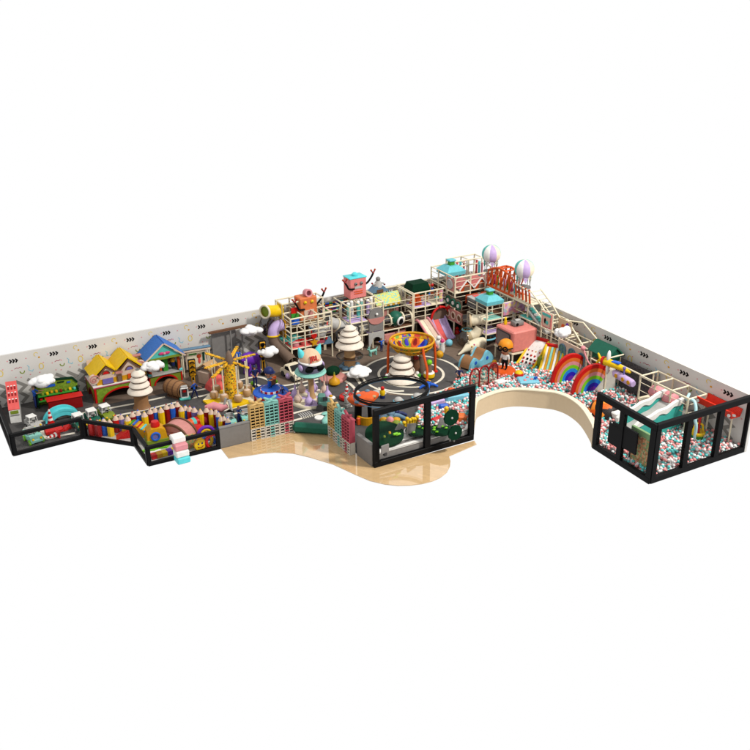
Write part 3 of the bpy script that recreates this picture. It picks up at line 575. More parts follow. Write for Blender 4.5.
# ------------------------------------------------------------------ cake trees, barrel, screen car, board frame
def tiers(t, z0, specs, name='tier'):
    z = z0
    for i, (r, h, q) in enumerate(specs):
        B().lathe([(r*.92, z), (r, z+h*.16), (r*.97, z+h*.34), (q, z+h*.92), (q*.7, z+h)], 'icing', None, 36).obj(name, t)
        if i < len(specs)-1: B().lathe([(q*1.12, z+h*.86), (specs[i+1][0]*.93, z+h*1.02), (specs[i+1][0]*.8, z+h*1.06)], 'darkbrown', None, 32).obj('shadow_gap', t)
        z += h
    B().lathe([(specs[-1][2]*.8, z-.02), (specs[-1][2]*.8, z+.05), (specs[-1][2]*.45, z+.05), (specs[-1][2]*.4, z)], 'grey', None, 20).obj('top_ring', t)
def trunk(t, r, h, m='tan'): B().lathe([(r*1.25, 0), (r*1.05, .15), (r, h*.5), (r*1.02, h)], m, None, 24).obj('trunk', t)
p = G(142, 407); t = thing('cake_tree', 'tiered white cake tree on brown trunk behind the pencil posts', 'cake tree', p)
B().lathe([(.5, 0), (.48, .08), (.4, .14)], 'bluegrey', None, 28).obj('foot', t); trunk(t, .42, 1.1, 'wooden')
tiers(t, 1.0, [(.76, .42, .5), (.62, .36, .42), (.52, .33, .33), (.42, .36, .16)])
p = G(350, 367.5); t = thing('cake_tree', 'tall tiered white cake tree on tan trunk with blue foot', 'cake tree', p)
for i in range(7): B().ball((.5*math.cos(i*.9), .5*math.sin(i*.9), .1), (.26, .22, .18), 'bluegrey', None, 2).obj('foot_stone', t)
trunk(t, .36, 1.6, 'tan'); B().ring((0, 0, .85), .88, .03, 'darkgrey').lathe([(.42, .84), (.86, .84)], 'smoke', None, 32, False).obj('net_ring', t)
tiers(t, 1.52, [(.95, .48, .62), (.78, .38, .48), (.62, .34, .36), (.46, .34, .14)])
for s_ in (-1, 1): B().path([(s_*.5, .1, 2.0), (s_*.78, .2, 2.25), (s_*.85, .2, 2.6), (s_*.6, .1, 2.85), (s_*.3, 0, 2.9)], .07, 'darkgrey', None, 8).obj('handle', t)
p = G(402, 379.5); t = thing('cake_tent', 'tiered cream cake mound under the rim of the climbing bowl', 'cake mound', p)
tiers(t, 0, [(1.12, .52, .74), (.85, .46, .62), (.72, .42, .5), (.58, .46, .2)])
for a, c in ((R(-20), 'green'), (R(165), 'green'), (R(90), 'red')): B().ball((1.08*math.cos(a), 1.08*math.sin(a), .22), .17, c, None, 2).ball((1.0*math.cos(a), 1.0*math.sin(a), .38), .13, 'white', None, 2).obj('berry', t)
p = G(177.5, 397); t = thing('barrel_tunnel', 'brown hooped barrel tunnel lying beside the blue-roofed house', 'barrel', (p.x, p.y+.2, 0), R(-64)); t.scale = (.78,)*3
X = T(0, 0, .68) @ RY(R(90))
B().lathe([(.58, -.85), (.68, -.3), (.68, .3), (.58, .85), (.5, .85), (.56, 0), (.5, -.85), (.58, -.85)], 'wooden', X, 20, False, None, False).obj('staves', t)
for z in (-.8, -.3, .3, .8): B().lathe([(.61 if abs(z) > .5 else .7, z-.05), (.61 if abs(z) > .5 else .7, z+.05)], 'brown', X, 20, False).obj('hoop', t)
B().box((0, 0, .06), (1.2, .9, .12), 'brown').obj('cradle', t)
p = G(185, 399); t = thing('screen_car', 'small white upright screen car at the mouth of the barrel', 'toy car', p, R(-12))
B().box((0, 0, .42), (.5, .3, .8), 'white', None, .08).obj('body', t); B().box((0, -.16, .5), (.34, .03, .5), 'darkgrey').box((0, -.18, .6), (.2, .02, .14), 'red').obj('screen', t)
B().box((0, 0, .07), (.66, .5, .14), 'teal', None, .04).obj('base', t); B().box((0, 0, .86), (.42, .24, .08), 'lightgrey', None, .03).obj('cap', t)
t = thing('picture_frame_stand', 'cream frame with picture board and grey beam by the wall', 'frame', (-23.4, -1.05, 0), R(-5))
for x in (0, 1.75):
    for y in (0, .55): B().path([(x, y, 0), (x, y, 1.75)], .05, 'cream').obj('post', t)
B().box((.87, .27, 1.8), (2.1, .3, .12), 'bluegrey', None, .04).box((.87, .05, 1.72), (2.0, .08, .08), 'facade').obj('beam', t)
bd = B().box((.95, .45, .98), (1.35, .06, 1.3), 'facade').box((.95, .41, .98), (1.2, .03, 1.15), 'cream').obj('board', t)
B().box((.75, .385, 1.35), (.5, .02, .1), 'green').ball((1.15, .385, 1.15), (.16, .02, .16), 'rust', None, 2).ball((1.15, .385, .85), (.09, .02, .24), 'coral', None, 2).ball((.7, .385, .9), (.14, .02, .12), 'orange', None, 2).box((1.45, .385, 1.1), (.14, .02, .6), 'deepgreen').obj('picture', bd)
def trafficlight(label, loc, h=1.55, rz=0, col=('gold', 'gold', 'gold')):
    t = thing('traffic_light', label, 'traffic light', loc, rz, 'yellow traffic lights')
    B().path([(0, 0, 0), (0, 0, h)], .07, 'black').lathe([(.22, 0), (.2, .08)], 'black', None, 16).box((0, 0, h*.45), (.2, .22, .7), 'gold').box((0, -.02, h*.45), (.1, .24, .6), 'black').obj('pole', t)
    hd = B().box((0, 0, h+.3), (.36, .26, 1.05), 'gold', None, .04).box((0, .03, h+.3), (.46, .2, 1.14), 'black', None, .03).obj('housing', t)
    for i, c in enumerate(col):
        B().lathe([(.13, 0), (.13, .03), (.10, .04), (.001, .05)], c, T(0, -.13, h+.62-.32*i) @ RX(R(90)), 16).obj('lamp', hd)
        B().strip(arc(0, 0, .15, 10, 170, 8), .03, 0, .15, 'black', T(0, -.13, h+.62-.32*i) @ FA).obj('visor', hd)
trafficlight('yellow traffic light in front of the picture frame stand', G(194, 388), 1.1, R(-10))
trafficlight('yellow traffic light partly hidden by a cloud beside purple beast', G(264, 374.5), 1.5, R(-10), ('black', 'gold', 'black'))
person('person in blue shirt bending by the yellow traffic light and barrel', G(195, 398), R(50), 1.2, 'blue', 'navy', 'step')
person('person in blue uniform standing against the wall behind the windmill', G(239, 366), R(0), 1.25, 'blue', 'navy', 'down')
person('person in dark navy uniform with hands on hips by purple beast', G(255.5, 387), R(0), 1.5, 'navy', 'navy', 'akimbo', 'navy')
person('small person in dark blue near the red and white stage', G(283, 399), R(30), .85, 'navy', 'navy', 'step')
person('small person in blue with arms spread beside the mint dog', G(381.5, 351.5), R(10), 1.0, 'blue', 'navy', 'out')
person('person in navy and black at the edge of the ball pit', G(459, 384), R(-30), 1.2, 'navy', 'black', 'akimbo')
person('tiny person in blue standing in balls behind the curved wall', G(535, 387), R(0), .9, 'blue', 'black', 'down')
# boxes and rocks near the frame
p = G(210, 381); t = thing('cardboard_house', 'pale cardboard play house with window right of the frame stand', 'play house', p, R(30))
B().box((0, 0, .42), (1.2, .9, .84), 'facade', None, .03).obj('box', t); b = B(); gable(b, 0, .6, .84, 1.3, -.5, .5, 'tan', RZ(R(90))); b.obj('roof', t)
B().box((-.2, -.46, .5), (.34, .04, .3), 'bluegrey').box((.25, -.46, .5), (.3, .04, .3), 'darkgrey').obj('window', t)
p = G(218, 387); t = thing('soft_tent', 'salmon coloured soft tent with brown entrance behind the windmill', 'tent', p, R(10))
B().lathe([(.85, 0), (.75, .3), (.5, .62), (.2, .86), (.001, .92)], 'coral', None, 7, True, None, False).obj('canvas', t)
B().prism([(-.32, 0), (.32, 0), (.12, .6), (-.12, .6)], .0, .06, 'brown', T(0, -.7, .05) @ RX(R(62))).obj('entrance', t)
B().ball((.1, .2, 1.0), (.34, .3, .36), 'brown', None, 2).obj('sack', t)
# ------------------------------------------------------------------ windmill swing ride
wc = G(232, 398); t = thing('windmill_ride', 'tall yellow patterned windmill ride with arms and dark cap', 'ride', wc, R(8))
pl = B()
for i in range(8):
    a0, a1 = i*45+22, i*45+67; pl.prism([(0, 0), (1.85*math.cos(R(a0)), 1.5*math.sin(R(a0))), (1.85*math.cos(R(a1)), 1.5*math.sin(R(a1)))], 0, .12, 'yellow' if i % 2 else 'cream')
pl.obj('platform', t)
B().lathe([(.46, .12), (.41, 1.0), (.32, 2.35)], 'confetti', None, 18).obj('tower', t)
B().lathe([(.25, 2.35), (.25, 2.6), (.19, 2.85), (.1, 3.1), (.001, 3.2)], 'darkbrown', None, 14).obj('cap', t)
WA = [(-168, 1.9, 2.62), (-150, 2.0, 2.15), (-5, 1.75, 2.55), (40, 1.5, 2.9), (-40, 1.3, 2.0), (120, 1.7, 2.75)]
for a, L, z in WA:
    d = Vector((math.cos(R(a)), math.sin(R(a)), 0)); b = B(); X = T(0, 0, 2.5) @ RZ(R(a)) @ RY(-math.atan2(z-2.5, L))
    b.path([(0, 0, 0), (L, 0, 0)], .05, 'gold', X); b.box((L*.58, 0, 0), (L*.8, .2, .07), 'confetti', X); b.obj('arm', t)
for i, (x, y, pc_) in enumerate([(214.5, 398.5, 'over the white sector at the left front'), (216.5, 392.5, 'behind at the far left'), (224.5, 401.5, 'left of the tower in front'), (238.5, 402, 'in front and right of the tower'), (247.3, 396.5, 'over the yellow sector at right'), (248.5, 392, 'farthest right at the rear'), (239.3, 388.5, 'right behind the tower')]):
    p = G(x, y, .1); t = thing('swing_pot', 'brown pot seat on a rope, hung %s' % pc_, 'swing seat', (p.x, p.y, .16), i, 'pot seats hung round the windmill')
    B().lathe([(.2, 0), (.27, .12), (.26, .34), (.2, .42), (.18, .36)], 'tan', None, 14).obj('pot', t)
    B().lathe([(.2, .4), (.1, .46), (.001, .47)], 'facade', None, 14, False).obj('lid', t); B().path([(0, 0, .44), (0, 0, 2.3)], .045, 'cream', None, 6).obj('rope', t)
p = G(218.5, 417); t = thing('ride_on_trike', 'pink ride-on trike with white arm beside the pencil posts', 'trike', p, R(-25)); t.scale = (1.15,)*3
B().path([(-.6, 0, .5), (-.2, 0, .62), (.2, 0, .5), (.5, 0, .62)], [.18, .24, .22, .12], 'pink', None, 12).ring((-.42, 0, .55), .25, .08, 'coral', RX(R(70)), 20, 8).obj('body', t)
B().path([(.3, .0, .5), (.45, 0, 1.05), (.6, 0, .9), (.7, 0, .3)], .07, 'lightgrey', None, 8).obj('arm', t)
for x, y in ((.62, 0), (-.45, -.3), (-.45, .3)): B().lathe([(.09, -.07), (.2, -.07), (.2, .07), (.09, .07)], 'black', T(x, y, .2) @ RX(R(90)), 16).obj('wheel', t)
# purple beast
p = G(252, 373); t = thing('purple_beast', 'purple round-bodied beast figure under a white cloud', 'figure', (p.x, p.y, 0), R(15))
rv = B(); X = T(0, 0, .95)
rv.path([(-.75, 0, .1), (-.45, 0, .16), (0, 0, .1), (.4, 0, .0), (.7, 0, .12), (.95, 0, .35)], [.12, .4, .46, .36, .2, .13], 'purple', X, 14)
for s_ in (-.22, .22):
    for x in (-.35, .35): rv.path([(x, s_, -.1), (x+.04, s_*1.2, -.5), (x, s_*1.2, -.95)], [.15, .1, .12], 'purple', X, 8)
rv.path([(.85, .1, .35), (.8, .24, .6)], [.08, .01], 'purple', X, 6).path([(.85, -.1, .35), (.8, -.24, .6)], [.08, .01], 'purple', X, 6)
rv.obj('body', t); B().ball((1.02, -.08, 1.36), .04, 'white', None, 1).ball((1.02, .08, 1.36), .04, 'white', None, 1).obj('eyes', t)
o = B().ball((0, 0, .15), .15, 'lime', None, 2).obj('ball', None, G(252.8, 385.5)); tag(o, 'tiny lime green ball at the purple beast\'s feet', 'ball')
# portal of the wall
t = thing('wall_portal', 'brown beam portal with grey door against the left wall', 'portal', (-21.0, -.15, 0))
B().box((.75, -.06, 1.15), (1.7, .08, 2.3), 'bluegrey' if 0 else 'grey').obj('door_panel', t)
B().box((.95, -.45, 2.55), (2.7, .22, .12), 'brown', RZ(R(2))).obj('beam', t)
for x in (1.1, 1.9): B().path([(x, -.45, 0), (x, -.45, 2.5)], .06, 'grey').obj('post', t)
B().strip([(0, 0), (.3, .1), (.35, -.15), (.1, -.5), (.3, -.6)], .08, -.03, .03, 'darkgrey', T(1.35, -.6, 1.5) @ FA).obj('hook', t)
# stage with boy
sg = G(271, 396.5); t = thing('round_stage', 'round stage with blue top and red and white checked rim', 'stage', sg, 0)
ck = lambda i, q: 'red' if q % 2 else 'white'
B().lathe([(1.12, 0), (1.12, .32)], 'white', None, 22, False, ck, False).obj('rim', t)
B().lathe([(1.12, .32), (1.08, .38), (.62, .42)], 'blue', None, 44, False).lathe([(.6, .56), (.001, .57)], 'blue', None, 44, False).obj('top', t)
B().lathe([(.64, .4), (.64, .56), (.6, .56)], 'white', None, 22, False, ck, False).obj('step', t)
person('toy-like boy figure in blue cap crouching on the blue stage', (sg.x-.02, sg.y+.1, .57), R(25), 1.45, 'bluegrey', 'blue', 'push', 'navy', toon=True)
p = G(273, 388); t = thing('satchel', 'brown and green bag behind the boy in the blue cap', 'bag', (sg.x+.3, sg.y+.45, .57), R(20))
B().box((0, 0, .32), (.5, .34, .62), 'brown', None, .06).obj('body', t); B().box((0, -.17, .48), (.44, .05, .22), 'orange', None, .02).obj('flap', t); B().ball((.25, -.1, .15), .12, 'lime', None, 2).obj('tag', t)
# ------------------------------------------------------------------ middle: wagon carousel, beetle, balls
wc = G(311.5, 400); t = thing('teacup_carousel', 'lilac and cream round carousel with a capped cat-eared dome', 'carousel', wc, 0)
B().lathe([(1.32, 0), (1.32, .14), (1.28, .18)], 'cream', None, 40, False).obj('rim', t)
b = B()
for i in range(8): b.prism([(0, 0)]+arc(0, 0, 1.28, i*45, i*45+45, 6), .17, .185, 'lilac' if i % 2 else 'cream')
b.obj('floor_disc', t); B().lathe([(.3, .18), (.2, .5), (.18, 1.5), (.4, 1.78)], 'tan', None, 20).obj('column', t)
B().lathe([(.5, 1.74), (.88, 1.8), (.97, 1.9), (.9, 2.02), (.7, 2.02)], 'mint', None, 40).obj('canopy_ring', t)
B().lathe([(.7, 2.0), (.76, 2.3), (.7, 2.55), (.6, 2.7)], 'greyviolet', None, 28).obj('head', t)
gz = B()
for s_ in (-1, 1): gz.ball((s_*.34, -.66, 2.34), (.3, .14, .22), 'black', None, 2).ball((s_*.72, -.2, 2.36), (.08, .28, .2), 'lilac', None, 2)
gz.box((0, -.72, 2.38), (.3, .08, .08), 'black'); gz.obj('sunglasses', t)
B().ball((0, -.02, 2.72), (.68, .66, .7), 'peach', None, 3).lathe([(.68, 2.62), (.73, 2.66), (.67, 2.72)], 'white', T(0, -.04, 0) , 32, False).prism(arc(0, -.3, .62, 180, 360, 16, .66), 2.62, 2.68, 'white').obj('cap', t)
for s_ in (-1, 1): B().lathe([(.25, 0), (.16, .3), (.02, .6)], 'turquoise', T(s_*.5, 0, 3.05) @ RY(R(s_*22)), 12).obj('ear', t)
def text(s, size, m, parent, M, ext=.02, name='lettering'):
    c = bpy.data.curves.new(name, 'FONT'); c.body = s; c.size = size; c.extrude = ext; c.align_x = 'CENTER'; c.align_y = 'CENTER'
    o = bpy.data.objects.new(name, c); COL.objects.link(o); dg = bpy.context.evaluated_depsgraph_get(); me = bpy.data.meshes.new_from_object(o.evaluated_get(dg))
    bpy.data.objects.remove(o); me.transform(M); me.materials.clear(); me.materials.append(mat(m)); o = bpy.data.objects.new(name, me); COL.objects.link(o); o.parent = parent; return o
text('JBL', .46, 'red', t, T(0, -.64, 2.98) @ FA @ RX(R(-22)), .05)
for i in range(8):
    a = i*.785+.2; p = wc+Vector((1.0*math.cos(a), 1.0*math.sin(a), .185)); c = 'lilac' if i % 2 else 'facade'
    wr = ['right', 'rear right', 'rear', 'rear left', 'left', 'front left', 'front', 'front right'][i]
    t2 = thing('vase_seat', '%s vase-shaped seat at the %s of the cat carousel' % ('lilac' if i % 2 else 'cream', wr), 'seat', p, a, 'vase seats of the carousel')
    B().lathe([(.16, 0), (.25, .12), (.26, .26), (.16, .42), (.07, .52), (.06, .8)], c, None, 18).obj('body', t2); B().path([(0, 0, .78), (0, 0, 1.5)], .025, 'grey').obj('rod', t2)
o = B().ball((0, 0, 0), (.3, .26, .12), 'white', None, 2).ball((0, 0, .1), .12, 'gold', None, 2).obj('flower', None, (wc.x+.9, wc.y-.9, .3)); tag(o, 'white flower with yellow centre on the carousel floor', 'flower')
t = thing('pod', 'small white capsule pod left of the cat carousel', 'pod', G(300.5, 379.5), 0)
B().ball((0, 0, .3), (.3, .3, .3), 'facade', None, 3).obj('shell', t); B().lathe([(.25, 0), (.2, .1)], 'grey', None, 16).obj('foot', t)
o = B().ball((0, 0, .35), (.5, .4, .36), 'darkgreen', None, 2).obj('bush', None, G(333, 376)); tag(o, 'dark green foam bush right of the cat carousel', 'bush')
o = B().lathe([(.9, 0), (.9, .1), (.8, .16), (.001, .16)], 'dustypink', None, 30).obj('foam_disc', None, G(333, 378.5)); tag(o, 'round dusty pink foam disc under the green bush', 'disc')
p = G(293.5, 377); t = thing('beetle_car', 'cream rounded beetle car parked under the tube slide', 'toy car', p, R(-80)); t.scale = (.98,)*3
vs = B()
prof = [(-.95, .2), (-.9, .48), (-.6, .58), (-.35, .9), (.15, .95), (.42, .62), (.8, .52), (.95, .3), (.95, .18)]
vs.prism(prof, -.4, .4, 'cream', FA); vs.prism([(x*.97, z*.97) for x, z in prof], -.47, .47, 'cream', FA); vs.obj('body', t)
B().prism([(.13, .92), (.4, .64), (.46, .64), (.2, .95)], -.36, .36, 'black', FA).prism([(-.3, .62), (-.2, .86), (.1, .9), (.33, .64)], -.485, .485, 'black', FA).obj('windows', t)
for x in (-.55, .58):
    for y in (-.44, .44): B().lathe([(.08, -.07), (.2, -.07), (.2, .07), (.08, .07)], 'darkgrey', T(x, y, .2) @ RX(R(90)), 16).obj('wheel', t)
for y in (-.28, .28): B().ball((.93, y, .4), .08, 'lightgrey', None, 2).obj('headlight', t)
def gym(label, px, py, r, m):
    p = G(px, py); o = B().ball((0, 0, r), r, m, None, 3).obj('play_ball', None, p); return tag(o, label, 'ball')
gym('lilac ball just below the cream beetle car', 289, 379, .23, 'lilac'); gym('turquoise ball on dark floor left of the clear bubbles', 449, 346.2, .26, 'skyblue')
gym('golden yellow ball beside the white and pink skittle', 439.5, 358, .27, 'gold')
p = G(334.5, 385); t = thing('gourd_toy', 'yellow gourd with pointed stalk by the road bend', 'gourd', p)
B().lathe([(.22, 0), (.36, .14), (.34, .34), (.14, .5), (.07, .62), (.05, .78), (.001, .8)], 'gold', None, 22).obj('body', t); B().lathe([(.07, .76), (.03, .9)], 'olive', None, 8).obj('stalk', t)
p = G(442, 352); t = thing('skittle', 'white skittle with pink head between yellow and turquoise balls', 'skittle', p, 0)
B().lathe([(.16, 0), (.22, .25), (.15, .6), (.18, .72)], 'white', None, 16).obj('body', t); B().ball((0, 0, .82), .15, 'hotpink', None, 2).obj('head', t); B().box((0, 0, .62), (.4, .07, .08), 'turquoise').obj('arms', t)
p = G(373, 355.3); t = thing('mint_dog', 'mint green balloon-style dog figure left of the climbing bowl', 'dog figure', p, R(8)); t.scale = (.66,)*3
d = B(); d.path([(-.42, 0, .52), (0, 0, .5), (.4, 0, .54)], [.13, .15, .13], 'mint', None, 10)
for x in (-.36, .34):
    for y in (-.12, .12): d.path([(x, y, .5), (x+.02, y, .24), (x, y, .02)], [.09, .06, .08], 'mint', None, 8)
d.path([(-.42, 0, .55), (-.52, 0, .8), (-.74, 0, .82)], [.1, .12, .07], 'mint', None, 8).path([(.42, 0, .58), (.58, 0, .82)], [.05, .04], 'mint', None, 8)
d.path([(-.5, .06, .9), (-.44, .1, 1.06)], [.06, .04], 'mint', None, 6).path([(-.5, -.06, .9), (-.44, -.1, 1.06)], [.06, .04], 'mint', None, 6); d.obj('body', t)
B().ball((-.6, -.1, .88), .03, 'black', None, 1).ball((-.6, .1, .88), .03, 'black', None, 1).ball((-.8, 0, .82), .04, 'black', None, 1).obj('face', t)
# ------------------------------------------------------------------ net climbing bowl
fc = (-10.25, -7.9, 0); t = thing('climbing_bowl', 'large yellow net climbing bowl on tall orange legs', 'climbing bowl', fc)
def bowl():
    b = B(); b.M = T(0, 0, .28) @ S(.84, .84, 1); return b
bowl().lathe([(.5, 1.32), (1.1, 1.42), (1.55, 1.75), (1.68, 2.05)], 'netgold', None, 36, False).obj('net', t)
petals = bowl()
for i in range(10):
    a = i*36+8; X = RZ(R(a)); c = ['blue', 'orange', 'olive', 'gold', 'coral'][i % 5]
    ptl = [(.45, 0, 1.345), (.75, .22, 1.40), (1.1, .34, 1.49), (1.4, .26, 1.72), (1.53, 0, 1.83), (1.4, -.26, 1.72), (1.1, -.34, 1.49), (.75, -.22, 1.40)]
    petals.add(ptl+[(1.02, 0, 1.47)], [(k, (k+1) % 8, 8) for k in range(8)], c, X)
    p2 = [((x-1.0)*.5+1.0, y*.45, z+.03) for x, y, z in ptl]; petals.add(p2+[(1.02, 0, 1.51)], [(k, (k+1) % 8, 8) for k in range(8)], 'darkred' if i % 2 else 'indigo', X)
petals.obj('net_petals', t)
for z, r, k in ((2.06, 1.7, .085), (1.78, 1.6, .05), (1.5, 1.3, .055), (1.3, .5, .05)): bowl().ring((0, 0, z), r, k, 'gold', None, 44, 8).obj('rim_ring' if z > 2 else 'lower_ring', t)
zz = bowl()
for i in range(36):
    a, c = R(i*10), R(i*10+5); zz.path([(1.7*math.cos(a), 1.7*math.sin(a), 2.06), (1.6*math.cos(c), 1.6*math.sin(c), 1.78), (1.7*math.cos(R(i*10+10)), 1.7*math.sin(R(i*10+10)), 2.06)], .025, 'gold', None, 5)
    zz.path([(1.6*math.cos(a), 1.6*math.sin(a), 1.78), (1.34*math.cos(c), 1.34*math.sin(c), 1.5)], .022, 'gold', None, 5)
zz.obj('lacing', t)
for (lx, ly) in ((388, 374.5), (427, 385), (435, 371.5), (414, 366)):
    p = G(lx, ly)-Vector(fc); d = Vector((p.x, p.y, 0)); u = d.normalized()*1.44
    B().path([(d.x, d.y, .0), (d.x*.97+u.x*.03, d.y*.97+u.y*.03, 1.1), (u.x*1.06, u.y*1.06, 1.95), (u.x, u.y, 2.32)], .085, 'rust' if 0 else 'orange', None, 10).lathe([(.2, 0), (.18, .07)], 'red', T(d.x, d.y, 0), 14).obj('leg', t)
B().lathe([(.24, 0), (.2, .4), (.16, 1.6)], 'darkbrown', None, 16).obj('centre_post', t)
p = G(429, 378); t = thing('spinning_seat', 'yellow and black drum seat with green top under the bowl', 'seat', p)
B().lathe([(.3, 0), (.34, .12)], 'black', None, 20).lathe([(.36, .12), (.38, .24), (.36, .38)], 'yellow', None, 20).lathe([(.36, .38), (.3, .46)], 'white', None, 20).obj('drum', t)
B().path([(0, 0, .46), (0, 0, 1.0)], [.2, .14], 'darkbrown').ball((0, 0, 1.1), .2, 'lime', None, 2).obj('figure_top', t)
for lb, x, y, c in (('dark brown padded pillar in the shade under the bowl', 421, 372, 'darkbrown'), ('rust coloured padded pillar just left under the bowl', 416, 375, 'brown')):
    t = thing('padded_pillar', lb, 'pillar', G(x, y), 0, 'padded pillars under the bowl'); B().lathe([(.26, 0), (.28, .3), (.22, .9), (.16, 1.15)], c, None, 14).obj('body', t); B().ball((0, 0, 1.2), .18, 'facade' if c == 'darkbrown' else 'darkred', None, 2).obj('head', t)
def xrocker(label, loc, s_, c='blue'):
    t = thing('cross_rocker', label, 'toy', loc, R(20)); t.scale = (s_,)*3
    for a in (35, -35, 145, -145): B().path([(0, 0, .28), (.35*math.cos(R(a)), .35*math.sin(R(a)), .22), (.62*math.cos(R(a)), .62*math.sin(R(a)), .05)], [.13, .1, .09], c, None, 8).obj('leg', t)
    B().ball((0, 0, .36), (.2, .17, .16), c, None, 2).obj('seat', t); B().box((0, 0, .55), (.1, .3, .08), 'gold', None, .02).obj('handle', t)
xrocker('small blue cross-shaped rocker at the outer circle line', G(428.5, 388), .95)
xrocker('blue and black cross-shaped rocker behind the left glass pane', G(391, 421), 1.35, 'bluegrey')
xrocker('dark blue cross-shaped rocker just behind the grey-blue one', G(396.5, 417), 1.0, 'navy')
t = thing('flower_float', 'round teal, yellow and pink flower toy behind the glass', 'toy', G(390, 426)); b = B()
B().lathe([(.75, 0), (.78, .1), (.7, .16)], 'mint', None, 26).obj('base', t)
for i in range(6): b.ball((.42*math.cos(i*1.05), .42*math.sin(i*1.05), .28), (.26, .26, .18), 'olive' if i % 2 else 'gold', None, 2)
b.obj('petals', t); B().ball((0, 0, .36), .24, 'pink', None, 2).obj('centre', t)
for i, (x, y, hh) in enumerate([(404.2, 427.5, .3), (407, 426.5, .5), (410, 425.5, .34), (412.5, 425, .4), (415, 424.2, .34), (417.2, 423.8, .44)]):
    o = B().path([(0, 0, 0), (.03, 0, hh*.6), (-.02, 0, hh)], [.09, .08, .1], 'yellow', None, 8).ball((0, 0, hh), .12, 'yellow', None, 2).obj('floor_peg', None, G(x, y)); tag(o, 'yellow floor peg behind the glass, number %d from the left' % (i+1), 'peg', 'yellow floor pegs')
# yellow toy and dome inside the hoop
t = thing('toy_bee', 'small yellow, red and black toy seen through the hoop', 'toy', G(382.5, 398)); B().lathe([(.16, 0), (.16, .2)], 'navy', None, 12).lathe([(.14, .2), (.18, .4), (.12, .55)], 'yellow', None, 12).ball((0, 0, .66), .13, 'red', None, 2).obj('body', t); B().box((.2, 0, .35), (.14, .05, .3), 'white', None, .02).obj('wing', t)
for lb, x, y in (('glassy grey dome inside the hoop at its left', 376, 394), ('glassy grey dome at the front of the hoop', 398.5, 401), ('glassy grey dome by the right side of the hoop', 417, 397)):
    t = thing('dome', lb, 'dome', G(x, y), 0, 'grey floor domes'); t.scale = (.62, .62, .5); B().lathe([(.46, 0), (.44, .22), (.28, .44), (.001, .52)], 'lightgrey', None, 22).obj('shell', t); B().lathe([(.56, 0), (.54, .07), (.45, .08)], 'skyblue', None, 22).obj('rim', t)
# ------------------------------------------------------------------ orange spotted house
p = G(362.5, 421); t = thing('mushroom_house', 'orange blue-spotted mushroom roof on black and amber stems', 'play house', p, R(-10)); t.scale = (.8, .8, .78)
v, f = ico(4); vs = []
for q in v: r_ = 1+.18*math.sin(3*math.atan2(q.y, q.x)+.6)*(1-abs(q.z)); vs.append((q.x*1.1*r_, q.y*.9*r_, q.z*.42+(.12*q.x)))
B().add(vs, f, 'orange', T(.1, 0, 1.85), True).obj('roof', t)
b = B()
for x, y, z, c in ((-.6, -.62, 1.95, 'bluegrey'), (.1, -.8, 1.92, 'bluegrey'), (.75, -.42, 2.1, 'tan'), (-.3, -.1, 2.2, 'bluegrey'), (.5, .3, 2.28, 'bluegrey')): b.ball((x, y, z), (.2, .16, .12), c, None, 2)
b.obj('spots', t); B().path([(-.35, 0, 0), (-.3, 0, 1.6)], .27, 'black', None, 14).obj('stem', t); B().path([(.65, .2, 0), (.6, .2, 1.6)], .16, 'black', None, 12).obj('stem', t)
B().prism(arc(.35, -.1, .85, 180, 360, 14)+arc(.35, -.1, .68, 360, 180, 14), .0, .62, 'gold').obj('low_wall', t); B().box((-.45, -.5, .3), (.3, .25, .6), 'orange', None, .06).obj('step', t); B().ball((1.15, -.35, .5), (.12, .1, .2), 'brightblue', None, 2).obj('round_window', t)
p = G(326, 409); t = thing('green_tractor', 'grey-green tractor with a bright green wheel before the lattice tower', 'tractor', p, R(-30)); t.scale = (.82,)*3
B().box((0, 0, .55), (1.1, .7, .5), 'sage', None, .12).box((-.3, 0, .95), (.55, .6, .5), 'sage', None, .1).obj('body', t); B().box((.0, -.36, .98), (.34, .05, .3), 'darkgrey').obj('window', t)
for x, y, c in ((.4, -.38, 'lime'), (-.4, -.38, 'darkgrey'), (.4, .38, 'darkgrey'), (-.4, .38, 'darkgrey')): B().lathe([(.1, -.08), (.27, -.08), (.27, .08), (.1, .08)], c, T(x, y, .27) @ RX(R(90)), 18).obj('wheel', t)
o = B().path([(-.1, -.6, .05), (.0, -.2, .08), (.25, .15, .08), (.55, .4, .08)], [.2, .24, .22, .2], 'mint', S(1, 1, .6), 10).ball((.5, .75, .06), (.3, .22, .08), 'mint', None, 2).obj('floor_creature', None, G(324, 421)); tag(o, 'mint S-shaped floor piece above the green padded beam', 'toy')
for lb, x in (('white oval floor pad left of the mint S-shaped piece', 319.3), ('white oval floor pad right of the mint S-shaped piece', 333)):
    o = B().lathe([(.3, 0), (.28, .05), (.001, .06)], 'white', None, 20).obj('floor_pad', None, G(x, 417.8)); tag(o, lb, 'pad', 'white floor pads')
t = thing('grey_robot_toy', 'small grey jointed toy between lattice towers and orange roof', 'toy', G(347, 407), R(20))
B().box((0, 0, .5), (.3, .25, .5), 'lightgrey', None, .05).path([(0, 0, .75), (.3, 0, 1.1)], .06, 'grey').path([(0, 0, .7), (-.3, 0, .95)], .06, 'grey').obj('body', t); B().box((0, 0, .12), (.4, .35, .24), 'grey', None, .04).obj('base', t)
